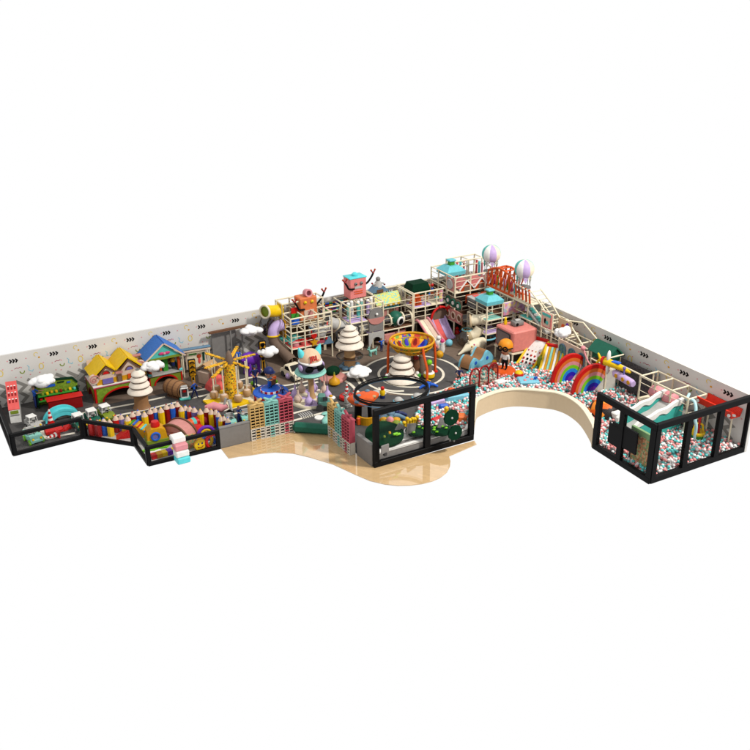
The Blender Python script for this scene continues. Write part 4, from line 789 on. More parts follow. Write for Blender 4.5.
# ------------------------------------------------------------------ lattice towers
def lattice(label, loc, rz, c, low, W, H, group, cols=3, rows=11):
    t = thing('lattice_tower', label, 'lattice panel', loc, rz, group); D = .34; hb = H*.36
    def part(z0, z1, nm, m, mid):
        b = B(); bw = W*.055; n = max(2, round(rows*(z1-z0)/H)); dz = (z1-z0)/n
        for i in range(cols+1): b.box((i*(W-bw)/cols+bw/2, -D/2, (z0+z1)/2), (bw, .06, z1-z0), m)
        for k in range(n+1): b.box((W/2, -D/2+.01, min(max(z0+k*dz, z0+.03), z1-.03)), (W-.01, .045, dz*.36), m)
        b.box((.02, 0, (z0+z1)/2), (.04, D-.02, z1-z0), m); b.box((W-.02, 0, (z0+z1)/2), (.04, D-.02, z1-z0), m)
        if mid: b.box((W/2, -D/2-.012, (z0+z1)/2), (W/3*.9, .03, z1-z0), mid) if 0 else [b.box((W/2, -D/2-.02, z0+k*dz), (W/3, .05, dz*.45), mid) for k in range(n)]
        b.obj(nm, t)
    part(hb, H, 'upper_grille', c, None); part(0, hb-.01, 'lower_grille', low, c)
    B().box((W/2, D/2-.03, H/2), (W-.1, .04, H-.04), 'black').obj('shade_backing', t)  # black backing paints the dark interior seen through the slots
    B().box((W/2, 0, H+.04), (W, D+.06, .08), c).obj('top_slab', t)
    bw_ = B()
    for a in (30, 150): bw_.box((.22, 0, 0), (.44, .16, .13), c, T(W/2, -.02, H+.16) @ RY(R(-a)) , .04)
    for a in (-12, 192): bw_.box((.22, 0, 0), (.42, .2, .12), c, T(W/2, -.12, H+.17) @ RY(R(-a)), .04)
    bw_.ball((W/2, -.08, H+.18), .13, c, None, 2); bw_.obj('bow', t)
for i, (c, nm) in enumerate((('lattan', 'tan'), ('latmint', 'mint'), ('latrose', 'rose pink'))):
    lattice('%s lattice tower with bow in the left trio by the green beam' % nm, (-22.92+i*.86, -11.45-.03*i, 0), R(-1), c, 'latlow', .85, 2.05, 'left trio of lattice towers')
    lattice('%s lattice tower with bow in the right trio beside tall glass' % nm, (-18.72, -13.2-i*.88, 0), R(-88), c, 'latlow', .87, 2.0, 'right trio of lattice towers')
# ------------------------------------------------------------------ green tree table behind the tall glass
tp = [(-18.3, -17.45), (-12.05, -17.37)]+[tuple(q[:2]) for q in smooth([Vector((*q, 0)) for q in [(-12.0, -16.9)]+[tuple(G(x, y, .7)[:2]) for x, y in ((462, 430), (445, 428), (425, 428.5), (405, 428.5), (388, 426.5), (375, 427))]+[(-18.3, -15.95)]], 4)]
t = thing('play_table', 'low white and grey play table with printed roads behind tall glass', 'play table', (0, 0, 0))
B().prism(tp, 0, .62, 'grey').obj('base', t); B().prism(tp, .62, .7, 'white').obj('table_top', t)
b = B(); b.strip([(-17.9, -16.9), (-16.5, -17.05), (-14.6, -17.0), (-12.5, -16.9)], .3, .702, .708, 'grey')
for i in range(9): b.box((-17.0+i*.5, -17.05+.01*i, .712), (.26, .09, .006), 'darkgrey')
b.strip([(-17.2, -16.4), (-15.6, -16.2), (-14.0, -16.3)], .12, .702, .708, 'lightgrey'); b.obj('printed_roads', t)
def leafdisc(b, r, m, M, n=22): b.prism([(r*(1+.07*(k % 2))*math.cos(6.283*k/n), r*(1+.07*(k % 2))*math.sin(6.283*k/n)) for k in range(n)], -.06, .06, m, M)
p = G(384.5, 441, .7); t = thing('tree_disc', 'wide dark green leaf disc lying tilted on the play table', 'tree', (p.x, p.y, .7), 0)
b = B(); X = T(0, 0, .42) @ RX(R(18)); b.prism(arc(0, 0, 1.1, 0, 350, 35, .95), -.07, .07, 'darkgreen', X); b.lathe([(.9, .07), (.5, .16), (.02, .24)], 'darkgreen', X, 9, True, None, False); b.obj('crown', t)
B().box((.35, -.6, .62), (.3, .12, .12), 'lime', None, .03).box((.55, -.5, .5), (.34, .14, .1), 'lime', None, .03).box((.05, -.5, .72), (.1, .1, .1), 'gold').box((-.3, -.55, .6), (.1, .1, .08), 'olive').obj('leaves', t); B().path([(0, 0, 0), (0, 0, .4)], .12, 'grey').obj('trunk', t)
for i, (lb, x, y, a, s_) in enumerate([('grey diamond board left of the glass post on play table', 399.5, 437, 40, .62), ('grey square board right behind the middle glass post', 411, 436, 12, .62), ('grey square board on the play table in the right pane', 442.5, 430, 20, .62), ('grey plinth board at the front left of the play table', 385, 455.5, 0, .5)]):
    p = G(x, y, .7); t = thing('grey_board', lb, 'board', (p.x, p.y, .7), R(8), 'grey boards on the play table')
    B().box((0, 0, s_*.5+.14), (s_, .08, s_), 'grey', T(0, 0, s_*.5+.14) @ RY(R(a)) @ T(0, 0, -s_*.5-.14), .02).obj('board', t); B().box((0, 0, .09), (.16, .16, .18), 'darkgrey').obj('foot', t)
for lb, x, y, z, r_, c in (('upper dark green lollipop tree disc in the right glass pane', 451, 438, 2.0, .44, 'darkgreen'), ('lower dark green lollipop tree disc in the right glass pane', 451.5, 437.5, 1.12, .42, 'darkgreen')):
    p = G(x, y, .2); p = G(450, 441, .7) if z > 1.5 else G(454, 441.5, .7); t = thing('lollipop_tree', lb, 'tree', (p.x, p.y, .7), 0, 'lollipop trees on the play table')
    b = B(); leafdisc(b, r_, c, T(0, -.06, z-.55) @ FA @ RX(0)); b.obj('crown', t); B().ball((0, -.14, z-.55), .07, 'lightgrey', None, 1).obj('hub', t); B().path([(0, 0, 0), (0, 0, z-.55)], .05, 'grey').obj('trunk', t)
for lb, x, y in (('small leafy green bowl tree left of the lollipop discs', 440.5, 433.5), ('small leafy green bush beside the middle glass post', 417.5, 434)):
    p = G(x, y, .7); t = thing('leaf_bowl', lb, 'plant', (p.x, p.y, .7), 0, 'green plants on the play table'); B().lathe([(.2, 0), (.62, .14), (.7, .22), (.5, .2)], 'darkgreen', None, 16, True, None, False).obj('bowl', t)
    b = B()
    for i in range(6): b.ball((.36*math.cos(i*.7), .42*math.sin(i*.7), .26), (.11, .09, .07), 'lime', RZ(0), 1)
    b.obj('leaves', t)
# hoop over the table
hc = (-16.2, -15.72); t = thing('hoop_canopy', 'large black hoop with thin grey rails hung level with the glass top', 'hoop', (hc[0], hc[1], 0))
B().ring((0, 0, 3.2), 2.1, .07, 'black', None, 64, 8, .8).obj('ring', t); B().ring((0, 0, 3.34), 2.1, .04, 'black', None, 64, 6, .8).ring((0, 0, 3.08), 2.16, .03, 'bluegrey', None, 64, 6, .8).obj('rail', t)
B().path([(.1, -1.78, 3.2), (.1, -1.66, 3.2)], .07, 'black').obj('clamp', t)
# ------------------------------------------------------------------ the tube frame play structure
FG = 'cream tube frames of the big play structure'
def frame(label, xs, ys, zs, tops=None, decks=(), skip=(), panels=(), r=.058, name='climbing_structure'):
    t = thing(name, label, 'play frame', (xs[0], ys[0], 0), 0, FG); O = Vector((xs[0], ys[0], 0)); top = zs[-1]
    def tp(i, k): return (tops or {}).get((i, k), top)
    for i, x in enumerate(xs):
        for k, y in enumerate(ys):
            if (i, k) in skip: continue
            B().path([(x-O.x, y-O.y, 0), (x-O.x, y-O.y, tp(i, k))], r, 'cream', None, 8).obj('post', t)
    for z in sorted(set(list(zs)+list((tops or {}).values()))):
        b = B()
        for i in range(len(xs)):
            for k in range(len(ys)):
                if (i, k) in skip or tp(i, k) < z-.01: continue
                for di, dk in ((1, 0), (0, 1)):
                    a, c = i+di, k+dk
                    if a < len(xs) and c < len(ys) and (a, c) not in skip and tp(a, c) >= z-.01: b.path([(xs[i]-O.x, ys[k]-O.y, z-.03), (xs[a]-O.x, ys[c]-O.y, z-.03)], r*.9, 'cream', None, 6)
        if b.v: b.obj('rails', t)
    b = B(); lv = [0]+sorted(zs)
    for za, zb in zip(lv[1:], lv[2:]):
        for fz in (.36, .7):
            z = za+(zb-za)*fz
            b.path([(0, 0, z), (xs[-1]-O.x, 0, z)], .022, 'cream', None, 5).path([(0, 0, z), (0, ys[-1]-O.y, z)], .022, 'cream', None, 5)
    if b.v: b.obj('guard_rails', t)
    for x0, x1, y0, y1, z, m in decks: B().box(((x0+x1)/2-O.x, (y0+y1)/2-O.y, z+.03), (x1-x0-.06, y1-y0-.06, .1), m, None, .03).obj('deck', t)
    for x0, x1, y0, y1, z0, z1, m in panels: B().box(((x0+x1)/2-O.x, (y0+y1)/2-O.y, (z0+z1)/2), (max(x1-x0, .04), max(y1-y0, .04), z1-z0), m).obj('panel', t)  # brown rear ones are added to paint in the darkness inside the frames
    return t
frame('cream tube frame at the left end carrying the orange robot box', [-16.4, -15.4, -14.4, -13.4], [-2.6, -1.3, -.2], [1.1, 2.25, 3.25], {(3, 1): 3.9, (3, 2): 3.9, (0, 1): 3.9, (1, 1): 3.9, (2, 1): 3.9, (0, 2): 3.9, (1, 2): 3.9, (2, 2): 3.9},
      [(-16.4, -14.9, -2.6, -1.3, 1.1, 'coral'), (-14.9, -13.4, -2.6, -1.3, 1.1, 'red'), (-16.4, -14.9, -1.3, -.2, 1.1, 'teal'), (-14.9, -13.4, -1.3, -.2, 1.1, 'brown'), (-16.4, -13.4, -1.3, -.2, 2.3, 'tan')],
      panels=[(-15.9, -15.75, -.5, -.45, 2.4, 3.6, 'lightgrey'), (-16.3, -13.5, -.26, -.22, .1, 1.0, 'darkbrown'), (-16.2, -13.6, -.26, -.22, 1.3, 2.2, 'brown')])
b = B().box((0, 0, 0), (.55, .08, .4), 'red').box((0, 0, -.4), (.55, .08, .4), 'green').box((0, 0, -.8), (.55, .08, .4), 'blue')
o = b.obj('striped_board', None, (-15.55, -1.45, 3.35)); tag(o, 'red, green and blue striped panel left of the orange robot', 'panel')
def robot(label, loc, m, face, W, H, top, D=.95):
    t = thing('robot_box', label, 'robot figure', loc, R(2)); 
    B().box((0, 0, H/2), (W, D, H), m, None, .05).obj('body', t); y = -D/2
    if face == 'mouth':
        B().box((0, y-.02, .42), (W*.58, .06, .62), 'facade').box((.1, y-.03, .42), (W*.3, .06, .5), 'dustypink').obj('mouth', t)
        for s_ in (-.26, .26): B().ball((s_, y-.02, H*.80), .12, 'yellow', None, 2).ball((s_, y-.1, H*.80), .06, 'olive', None, 1).obj('eye', t)
        B().lathe([(.2, -.2), (.27, -.2), (.27, .25), (.18, .25), (.18, -.1), (.001, -.1)], 'pink', T(.12, -.1, H+.2) @ RX(R(78)), 22).obj('hat_tube', t)
    else:
        B().box((0, y-.02, H*.56), (W*.46, .06, .16), 'lightgrey').box((0, y-.02, H*.36), (W*.5, .05, .05), 'orange').box((0, y-.02, H*.26), (W*.5, .05, .05), 'orange').obj('mouth', t)
        for s_ in (-.2, .24): B().ball((s_, y-.02, H*.74), .12, 'grey', None, 2).ball((s_, y-.1, H*.74), .06, 'black', None, 1).obj('eye', t)
        B().box((0, 0, H+.02), (W+.06, D+.06, .08), 'turquoise', None, .02).lathe([(.2, H+.05), (.22, H+.2), (.1, H+.3), (.001, H+.32)], 'turquoise', None, 18).obj('lid', t)
    for s_, pts in ((-1, [(-W*.28, y-.08, H*.52), (-W*.6, y-.12, H*.56), (-W*.72, y-.1, H*.74), (-W*.82, y-.05, H*.9)]), (1, [(W*.5, -.2, H*.55), (W*.72, -.2, H*.66), (W*.92, -.2, H*.86), (W*1.05, -.2, H*1.05)])):
        ar = B().path(smooth(pts, 4), .07, 'black', None, 8).obj('arm', t); e = Vector(pts[-1])
        B().path([e+Vector((-.16, 0, .2)), e, e+Vector((.14, 0, .22))], [.05, .08, .05], 'darkred', None, 8).ball(tuple(e+Vector((-.16, 0, .22))), .08, 'rust', None, 1).ball(tuple(e+Vector((.14, 0, .24))), .08, 'rust', None, 1).obj('claw', ar)
robot('orange robot box with yellow eyes and pink tube on its head', (-14.55, -1.0, 2.5), 'robotorange', 'mouth', 1.28, 1.6, 0)
robot('pink robot box with grey eyes and turquoise lid, arms raised', (-10.75, -1.0, 3.4), 'coralpink', 'x', 1.3, 1.45, 1)
# left frame contents
t = thing('soft_mascot', 'grey and white soft figure with red hearts in the left frame', 'soft figure', (-14.1, -2.15, 1.18), 0); t.scale = (1.25,)*3
B().ball((0, 0, .45), (.42, .3, .38), 'lightgrey', None, 2).ball((.4, 0, .62), (.22, .2, .2), 'white', None, 2).path([(-.3, 0, .6), (-.6, 0, .85)], [.1, .05], 'bluegrey').path([(-.2, -.1, .3), (-.25, -.12, 0)], .1, 'lightgrey').path([(.2, -.1, .3), (.25, -.12, 0)], .1, 'lightgrey').path([(.45, 0, .75), (.5, 0, 1.0)], [.06, .03], 'coral').obj('body', t)
for lb, x, z, s_ in (('red heart cushion left of the grey soft figure', -14.75, 1.75, .3), ('red heart cushion low in front of the grey soft figure', -13.75, 1.35, .2)):
    hp = [(.16*math.sin(a)**3*16/8, (13*math.cos(a)-5*math.cos(2*a)-2*math.cos(3*a)-math.cos(4*a))/50) for a in [i*.2618 for i in range(24)]]
    o = B().prism([(q[0]*1.3*s_/.3*.5, q[1]*1.3*s_/.3*.5) for q in hp], -.08, .08, 'red', FA).obj('heart_cushion', None, (x, -2.62, z)); tag(o, lb, 'cushion', 'red heart cushions')
sp = [((.3 if i % 2 == 0 else .14)*math.cos(R(90+36*i)), (.3 if i % 2 == 0 else .14)*math.sin(R(90+36*i))) for i in range(10)]
o = B().prism(sp, -.06, .06, 'gold', FA).obj('star_cushion', None, (-14.75, -2.66, 1.3)); tag(o, 'gold star panel on the lower left frame', 'star')
o = B().prism([(-.35, -.25), (.4, -.25), (.1, .3)], -.06, .06, 'bluegrey', FA).obj('mountain_board', None, (-13.75, -2.7, 1.28)); tag(o, 'blue-grey mountain shaped panel at right of the gold star', 'panel')
o = B().box((0, 0, 0), (.6, .06, .18), 'rose').obj('ribbon_board', None, (-14.3, -2.66, 1.25)); tag(o, 'small rose ribbon panel between star and mountain panel', 'panel')
o = B().box((0, 0, 0), (.8, .3, .12), 'red', None, .03).obj('foam_bar', None, (-15.5, -2.2, 1.45)); tag(o, 'red foam bar across the lower left frame', 'bar')
for i, (x, y, c) in enumerate([(-16.1, -1.9, 'teal'), (-15.7, -1.5, 'mint'), (-15.3, -2.1, 'teal'), (-16.0, -2.35, 'pink'), (-15.4, -2.4, 'coral')]):
    o = B().lathe([(.2, 0), (.24, .12), (.2, .3), (.001, .36)], c, None, 16).obj('stepping_pad', None, (x, y, 1.17)); tag(o, '%s stepping pad %s on the left frame deck' % (c, ['at the back left', 'beside the mint gap', 'in the middle', 'at the front left', 'at the front right'][i]), 'pad', 'stepping pads on the left deck')
o = B().box((0, 0, .5), (.6, .1, 1.0), 'lightgrey').ball((0, -.05, .6), (.2, .06, .25), 'white', None, 2).box((-.15, -.08, .35), (.1, .06, .7), 'red').obj('printed_board', None, (-14.2, -1.25, 1.15)); tag(o, 'grey printed panel with red bar behind the soft figure', 'panel')
# tube slide
t = thing('tube_slide', 'yellow, lilac and dark tube slide winding down at the left end', 'tube slide', (-17.2, -1.0, 0), 0)
def tube(pts, r, m, par, nm, n=20, rim=None):
    b = B().path(smooth([Vector(p) for p in pts], 5), r, m, None, n, False, False); return b.obj(nm, par)
def torus(c, d, r, tk, m, par, nm):
    q = Vector(d).to_track_quat('Z', 'Y').to_matrix().to_4x4(); return B().ring((0, 0, 0), r, tk, m, T(*c) @ q, 26, 8).obj(nm, par)
tube([(.85, .1, 3.35), (.35, .05, 3.38), (-.1, -.1, 3.5), (-.45, -.3, 3.58)], .4, 'yellow', t, 'upper_tube'); torus((-.45, -.3, 3.58), (-.4, -.2, .05), .42, .07, 'cream', t, 'rim')
B().lathe([(.38, 0), (.001, .01)], 'olive', T(-.36, -.25, 3.57) @ RZ(R(27)) @ RY(R(-90)), 20, False).obj('window', t)
B().box((.82, .1, 3.35), (.06, 1.0, 1.0), 'yellow').box((.82, -.2, 2.2), (.06, .9, 1.2), 'gold').obj('flange', t)
tube([(-.05, .1, 3.0), (-.3, .1, 2.6), (-.25, .1, 2.2), (.1, .1, 1.9)], .40, 'smoke', t, 'clear_tube')
tube([(.75, -.3, 2.45), (.35, -.3, 2.4), (.1, -.35, 2.2), (.02, -.4, 1.85)], .38, 'lilac', t, 'lilac_tube'); torus((.02, -.4, 1.85), (0, -.1, -1), .39, .06, 'yellow', t, 'rim')
tube([(.02, -.4, 1.85), (.05, -.5, 1.4), (.3, -.8, 1.0), (.55, -1.4, .6), (.65, -2.0, .36)], .37, 'darkbrown', t, 'dark_tube')
# abacus wall and grey tunnel
frame('cream tube frame before the bead abacus wall and grey tunnel', [-13.3, -12.1], [-1.3, -.2], [1.2, 2.1, 3.1], None, [(-13.4, -12.0, -1.3, -.2, 1.2, 'lilac')], panels=[(-13.3, -12.1, -.3, -.26, .1, 1.1, 'darkbrown')])
t = thing('bead_abacus', 'dark blue abacus wall with rows of coloured beads', 'abacus', (-12.1, -.5, 2.3))
B().box((0, .05, .42), (2.15, .06, .9), 'navy').box((0, 0, .9), (2.3, .12, .1), 'grey').box((0, 0, -.04), (2.3, .12, .1), 'grey').obj('board', t)
for k in range(5): 
    b = B()
    for i in range(22): b.ball((-1.0+i*.095, -.03, .1+k*.17), (.045, .05, .07), ['red', 'yellow', 'blue', 'green', 'orange', 'purple', 'turquoise'][(i//3+k*2) % 7], None, 1)
    b.path([(-1.05, -.03, .1+k*.17), (1.05, -.03, .1+k*.17)], .012, 'grey', None, 5).obj('bead_row', t)
t = thing('crawl_tunnel', 'grey crawl tunnel with cream rings behind the tall cake tree', 'tunnel', (-13.2, -2.0, 0))
tube([(-.2, .2, 2.25), (.5, .1, 1.95), (1.3, 0, 1.55), (2.2, 0, 1.42), (2.8, 0, 1.42)], .42, 'lightgrey', t, 'tube')
for c, d in (((.5, .1, 1.95), (.7, 0, -.35)), ((1.3, 0, 1.55), (.9, 0, -.2)), ((2.3, 0, 1.42), (1, 0, 0)), ((2.8, 0, 1.42), (1, 0, 0))): torus(c, d, .44, .06, 'cream', t, 'ring')
for x, h_ in ((.6, 1.3), (2.5, .9)): B().path([(x, 0, 0), (x, 0, h_)], .06, 'cream').obj('post', t)
frame('cream tube frame under the pink robot box with lilac decks', [-12.0, -11.1, -10.25, -9.4], [-2.6, -1.3, -.2], [1.1, 2.1, 3.3], None, [(-12, -10.65, -2.6, -1.3, 2.1, 'lilac'), (-12, -9.4, -1.3, -.2, 2.1, 'brown'), (-10.65, -9.4, -2.6, -1.3, 1.1, 'lilac')],
      panels=[(-11.9, -9.5, -.26, -.22, .1, 1.0, 'darkbrown'), (-11.9, -9.5, -.26, -.22, 1.2, 2.0, 'brown')])
for i in range(6): 
    o = B().path([(0, 0, 0), (0, 0, 1.05)], .12, ['mint', 'white', 'teal', 'mint', 'lilac', 'white'][i], None, 10).ball((0, 0, 1.1), .13, 'white', None, 2).obj('punch_bag', None, (-11.75+i*.38, -1.9+(i % 2)*.25, 2.17)); tag(o, '%s upright roller below the pink robot, number %d from the left' % (['mint', 'white', 'teal', 'mint', 'lilac', 'white'][i], i+1), 'roller', 'upright rollers below the pink robot')
t = thing('mirror_arch', 'grey arched panel with a dusty red bowl above the doorway', 'panel', (-10.0, -2.66, 0))
B().prism([(-.55, 1.25)]+[(.55, 1.25)]+arc(0, 2.4, .55, 0, 180, 12), -.05, .05, 'grey', FA).obj('panel', t)
B().prism(arc(0, 2.2, .62, 180, 360, 14, .45), -.2, .12, 'dustypink', FA).obj('bowl', t)
B().prism([(-.6, 0), (-.6, 1.15), (.6, 1.15), (.6, 0)]+arc(0, .45, .36, 0, 180, 10), -.08, .08, 'lightgrey', FA).obj('door_arch', t); B().ball((0, -.12, 2.5), .1, 'white', None, 2).obj('knob', t)
# cafe and ball tunnel
frame('cream tube frame before the cafe facade and green ball tunnel', [-9.35, -8.1, -6.95], [-2.5, -.9, -.2], [1.05, 2.25, 3.35], {(0, 0): 1.05, (1, 0): 1.05, (2, 0): 3.35, (1, 1): 2.25}, [(-9.35, -6.9, -2.5, -.9, 1.05, 'brown'), (-9.35, -6.9, -.9, -.2, 2.25, 'brown')],
      panels=[(-9.3, -7.0, -.26, -.22, .1, 1.0, 'darkbrown')])
t = thing('cafe_front', 'play cafe front with patterned yellow-green awning and pink wall', 'cafe front', (-8.2, -.85, 0))
B().prism([(-.55, 2.55), (.15, 3.18), (.2, 3.12), (-.5, 2.45)], -1.05, 1.05, 'awning', RZ(R(90)) @ RX(R(90))).obj('awning', t)
for i in range(10): B().prism(arc(0, 0, .11, 180, 360, 6), 0, .05, 'cream' if i % 2 else 'gold', T(-.95+i*.21, -.52, 2.5) @ FA).obj('awning_flap', t)
B().box((0, .1, 2.4), (2.1, .1, .3), 'rust').box((0, .05, 2.28), (2.2, .2, .06), 'tan').obj('counter', t)
B().prism([(-1.05, 1.12), (-1.05, 2.2), (1.05, 2.2), (1.05, 1.12)], -.05, .05, 'dustypink', FA).obj('wall', t)
for i in range(8): B().box((-.92+i*.26, -.08, 2.1), (.2, .06, .12), 'turquoise').obj('bunting', t)
for x in (-.5, .4): B().box((x, -.07, 1.62), (.46, .06, .6), 'darkbrown').box((x, -.09, 1.62), (.56, .02, .7), 'facade').box((x, -.105, 1.62), (.42, .02, .56), 'brown').obj('window', t)
t = thing('ball_tunnel', 'dark green ball tunnel with cream side tubes and round opening', 'tunnel', (-8.2, -2.2, 0))
B().ball((0, 0, 1.7), (.52, .5, .55), 'deepgreen', None, 3).obj('sphere', t); torus((.16, -.46, 1.6), (.3, -1, -.15), .26, .08, 'white', t, 'opening_rim'); B().prism(arc(0, 0, .25, 0, 345, 22), 0, .02, 'black', T(.17, -.5, 1.6) @ RZ(R(17)) @ FA).obj('opening', t)
for s_ in (-1, 1):
    B().path([(s_*.45, 0, 1.65), (s_*1.15, 0, 1.65)], .34, 'smoke', None, 20, False, False).obj('side_tube', t)
    for x in (.52, 1.15): torus((s_*x, 0, 1.65), (1, 0, 0), .37, .07, 'cream', t, 'ring')
B().path([(0, 0, 1.05), (0, 0, 1.3)], .14, 'cream').obj('support', t)
t = thing('low_couch', 'low dusty pink padded couch under the cafe deck', 'couch', G(397, 342), R(5)); B().box((0, 0, .2), (1.9, .6, .3), 'dustypink', None, .1).obj('seat', t); B().box((0, .3, .45), (1.9, .18, .5), 'dustypink', None, .08).obj('backrest', t)
t = thing('red_chair', 'small red chair under the frame near the pink slide', 'chair', G(403.5, 339), 0); B().box((0, 0, .36), (.45, .45, .1), 'red', None, .03).obj('seat', t); B().box((-.16, .2, .62), (.1, .08, .45), 'red').box((.16, .2, .62), (.1, .08, .45), 'red').obj('backrest', t)
for a in (-.18, .18):
    for c in (-.18, .18): B().path([(a, c, 0), (a, c, .34)], .03, 'red').obj('leg', t)
# right part along the left wall: hut deck and slides
frame('cream tube frame carrying the dark green hut above the pink slide', [-6.85, -5.9, -4.95, -4.05], [-2.5, -1.3, -.2], [1.2, 2.3, 3.4], {(1, 1): 2.3, (2, 1): 2.3}, [(-6.85, -5.4, -2.5, -1.3, 2.3, 'lilac'), (-5.4, -4.05, -2.5, -1.3, 2.3, 'cream'), (-6.85, -4.05, -1.3, -.2, 2.3, 'facade'), (-6.85, -4.05, -2.4, -.2, 1.2, 'darkbrown')],
      panels=[(-6.8, -4.1, -.26, -.22, .1, 1.1, 'darkbrown'), (-6.8, -4.1, -.26, -.22, 1.3, 2.2, 'brown')])
t = thing('green_hut', 'dark green box hut roof over the deck beside orange rails', 'hut', (-6.0, -1.5, 2.4)); b = B()
b.add([(-.75, -.6, 1.0), (.75, -.6, 1.0), (.75, .6, 1.0), (-.75, .6, 1.0), (-.62, -.48, 1.45), (.62, -.48, 1.45), (.62, .48, 1.45), (-.62, .48, 1.45), (-.7, -.55, .6), (.7, -.55, .6), (.7, .55, .6), (-.7, .55, .6)], [(0, 1, 5, 4), (1, 2, 6, 5), (2, 3, 7, 6), (3, 0, 4, 7), (4, 5, 6, 7), (8, 9, 1, 0), (9, 10, 2, 1), (10, 11, 3, 2), (11, 8, 0, 3)], 'darkgreen'); b.obj('roof', t)
for x in (-.6, .6):
    for y in (-.45, .45): B().path([(x, y, 0), (x, y, .62)], .06, 'tan').obj('post', t)
t = thing('orange_tent', 'small orange tent on the lilac deck by the green hut', 'tent', (-6.45, -2.05, 2.4)); B().prism([(-.35, 0), (.35, 0), (.2, .75), (-.15, .75)], -.3, .3, 'orange', FA).obj('canvas', t); B().prism([(-.15, 0), (.2, 0), (.1, .5), (-.1, .5)], .3, .34, 'rust', FA).obj('door', t)
t = thing('beaded_rail', 'red and blue beaded climbing panel right of the green hut', 'panel', (-4.9, -1.1, 2.4))
for k in range(4): B().path([(-.45+k*.3, 0, 0), (-.45+k*.3, 0, 1.0)], .025, 'cream').obj('rod', t)
for k in range(12): B().ball((-.45+(k % 4)*.3, 0, .2+(k//4)*.32), (.12, .1, .13), ['orange', 'red', 'blue', 'orange', 'red'][k % 5], None, 2).obj('bead', t)
t = thing('hanging_roller', 'lilac and white patterned hanging roller near the red arch', 'roller', (-4.5, -2.3, 2.4)); B().path([(0, 0, 0), (0, 0, .85)], .2, 'doodle', None, 14).ball((-.3, .05, .25), .16, 'teal', None, 2).ball((-.3, 0, .55), .14, 'orange', None, 2).obj('body', t)
def slide(label, top, bot, w_, lanes, edge, h0=.15):
    t = thing('slide', label, 'slide', (0, 0, 0)); A, Z = Vector(top), Vector(bot); d = Vector((Z.x-A.x, Z.y-A.y, 0)); L = d.length; u = d.normalized(); sd = Vector((-u.y, u.x, 0))
    pf = [(0, A.z), (L*.12, A.z-.02), (L*.5, (A.z+Z.z)*.47), (L*.86, Z.z+.06), (L, Z.z)]; pr_ = [Vector((q[0], q[1], 0)) for q in pf]; pr_ = smooth(pr_, 5); n = len(lanes)
    for i, m in enumerate(lanes):
        b = B(); o0 = -w_/2+w_*i/n; o1 = -w_/2+w_*(i+1)/n; vs = []
        for q in pr_:
            for oo, dz in ((o0+.012, 0), (o1-.012, 0), (o0+.012, -.12), (o1-.012, -.12)): vs.append(A+u*q.x+sd*oo+Vector((0, 0, q.y-A.z+dz)))
        k = len(pr_); fs = []
        for j in range(k-1): a = 4*j; c = a+4; fs += [(a, c, c+1, a+1), (a+2, a+3, c+3, c+2), (a, a+2, c+2, c), (a+1, c+1, c+3, a+3)]
        fs += [(0, 1, 3, 2), (4*k-4, 4*k-2, 4*k-1, 4*k-3)]; b.add(vs, fs, m); b.obj('lane', t)
    for s_ in (-1, 1):
        b = B().path([A+u*q.x+sd*s_*(w_/2+.05)+Vector((0, 0, q.y-A.z+.06)) for q in pr_], .085, edge, None, 8); b.obj('side_rail', t)
    return t
slide('pink edged double slide left of the red arch', (-6.2, -2.5, 1.3), (-5.95, -5.0, .06), .82, ['cream', 'facade'], 'pink')
t = slide('coral and lilac slide coming out under the red arch', (-4.8, -2.3, 1.2), (-4.85, -4.0, .06), 1.0, ['coral', 'lilac'], 'lilac')
t = thing('red_arch', 'red padded arch over the coral and lilac slide', 'arch', (-4.75, -2.75, 0)); B().path([(.78*math.cos(R(a)), 0, 1.25+.85*math.sin(R(a))) for a in range(-8, 190, 11)], .085, 'red', None, 10).obj('arch', t)
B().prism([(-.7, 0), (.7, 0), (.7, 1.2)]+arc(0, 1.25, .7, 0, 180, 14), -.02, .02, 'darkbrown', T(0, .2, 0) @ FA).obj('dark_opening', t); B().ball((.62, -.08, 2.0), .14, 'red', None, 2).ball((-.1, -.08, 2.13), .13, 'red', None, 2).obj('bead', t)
o = B().ball((0, 0, .3), (.24, .2, .3), 'white', None, 2).ball((0, -.05, .68), .17, 'white', None, 2).obj('snow_figure', None, G(438, 346.5)); tag(o, 'white rounded soft figure at the foot of the pink slide', 'figure')
for lb, x, y, c in (('small red toy under the row of pink porthole panels', 457, 333.5, 'red'), ('small yellow and blue toy right of the red toy under portholes', 463, 331, 'gold')):
    o = B().lathe([(.2, 0), (.2, .16), (.08, .3), (.16, .4), (.001, .55)], c, None, 12).box((.2, 0, .12), (.3, .12, .14), 'blue', None, .03).obj('small_toy', None, G(x, y)); tag(o, lb, 'toy')
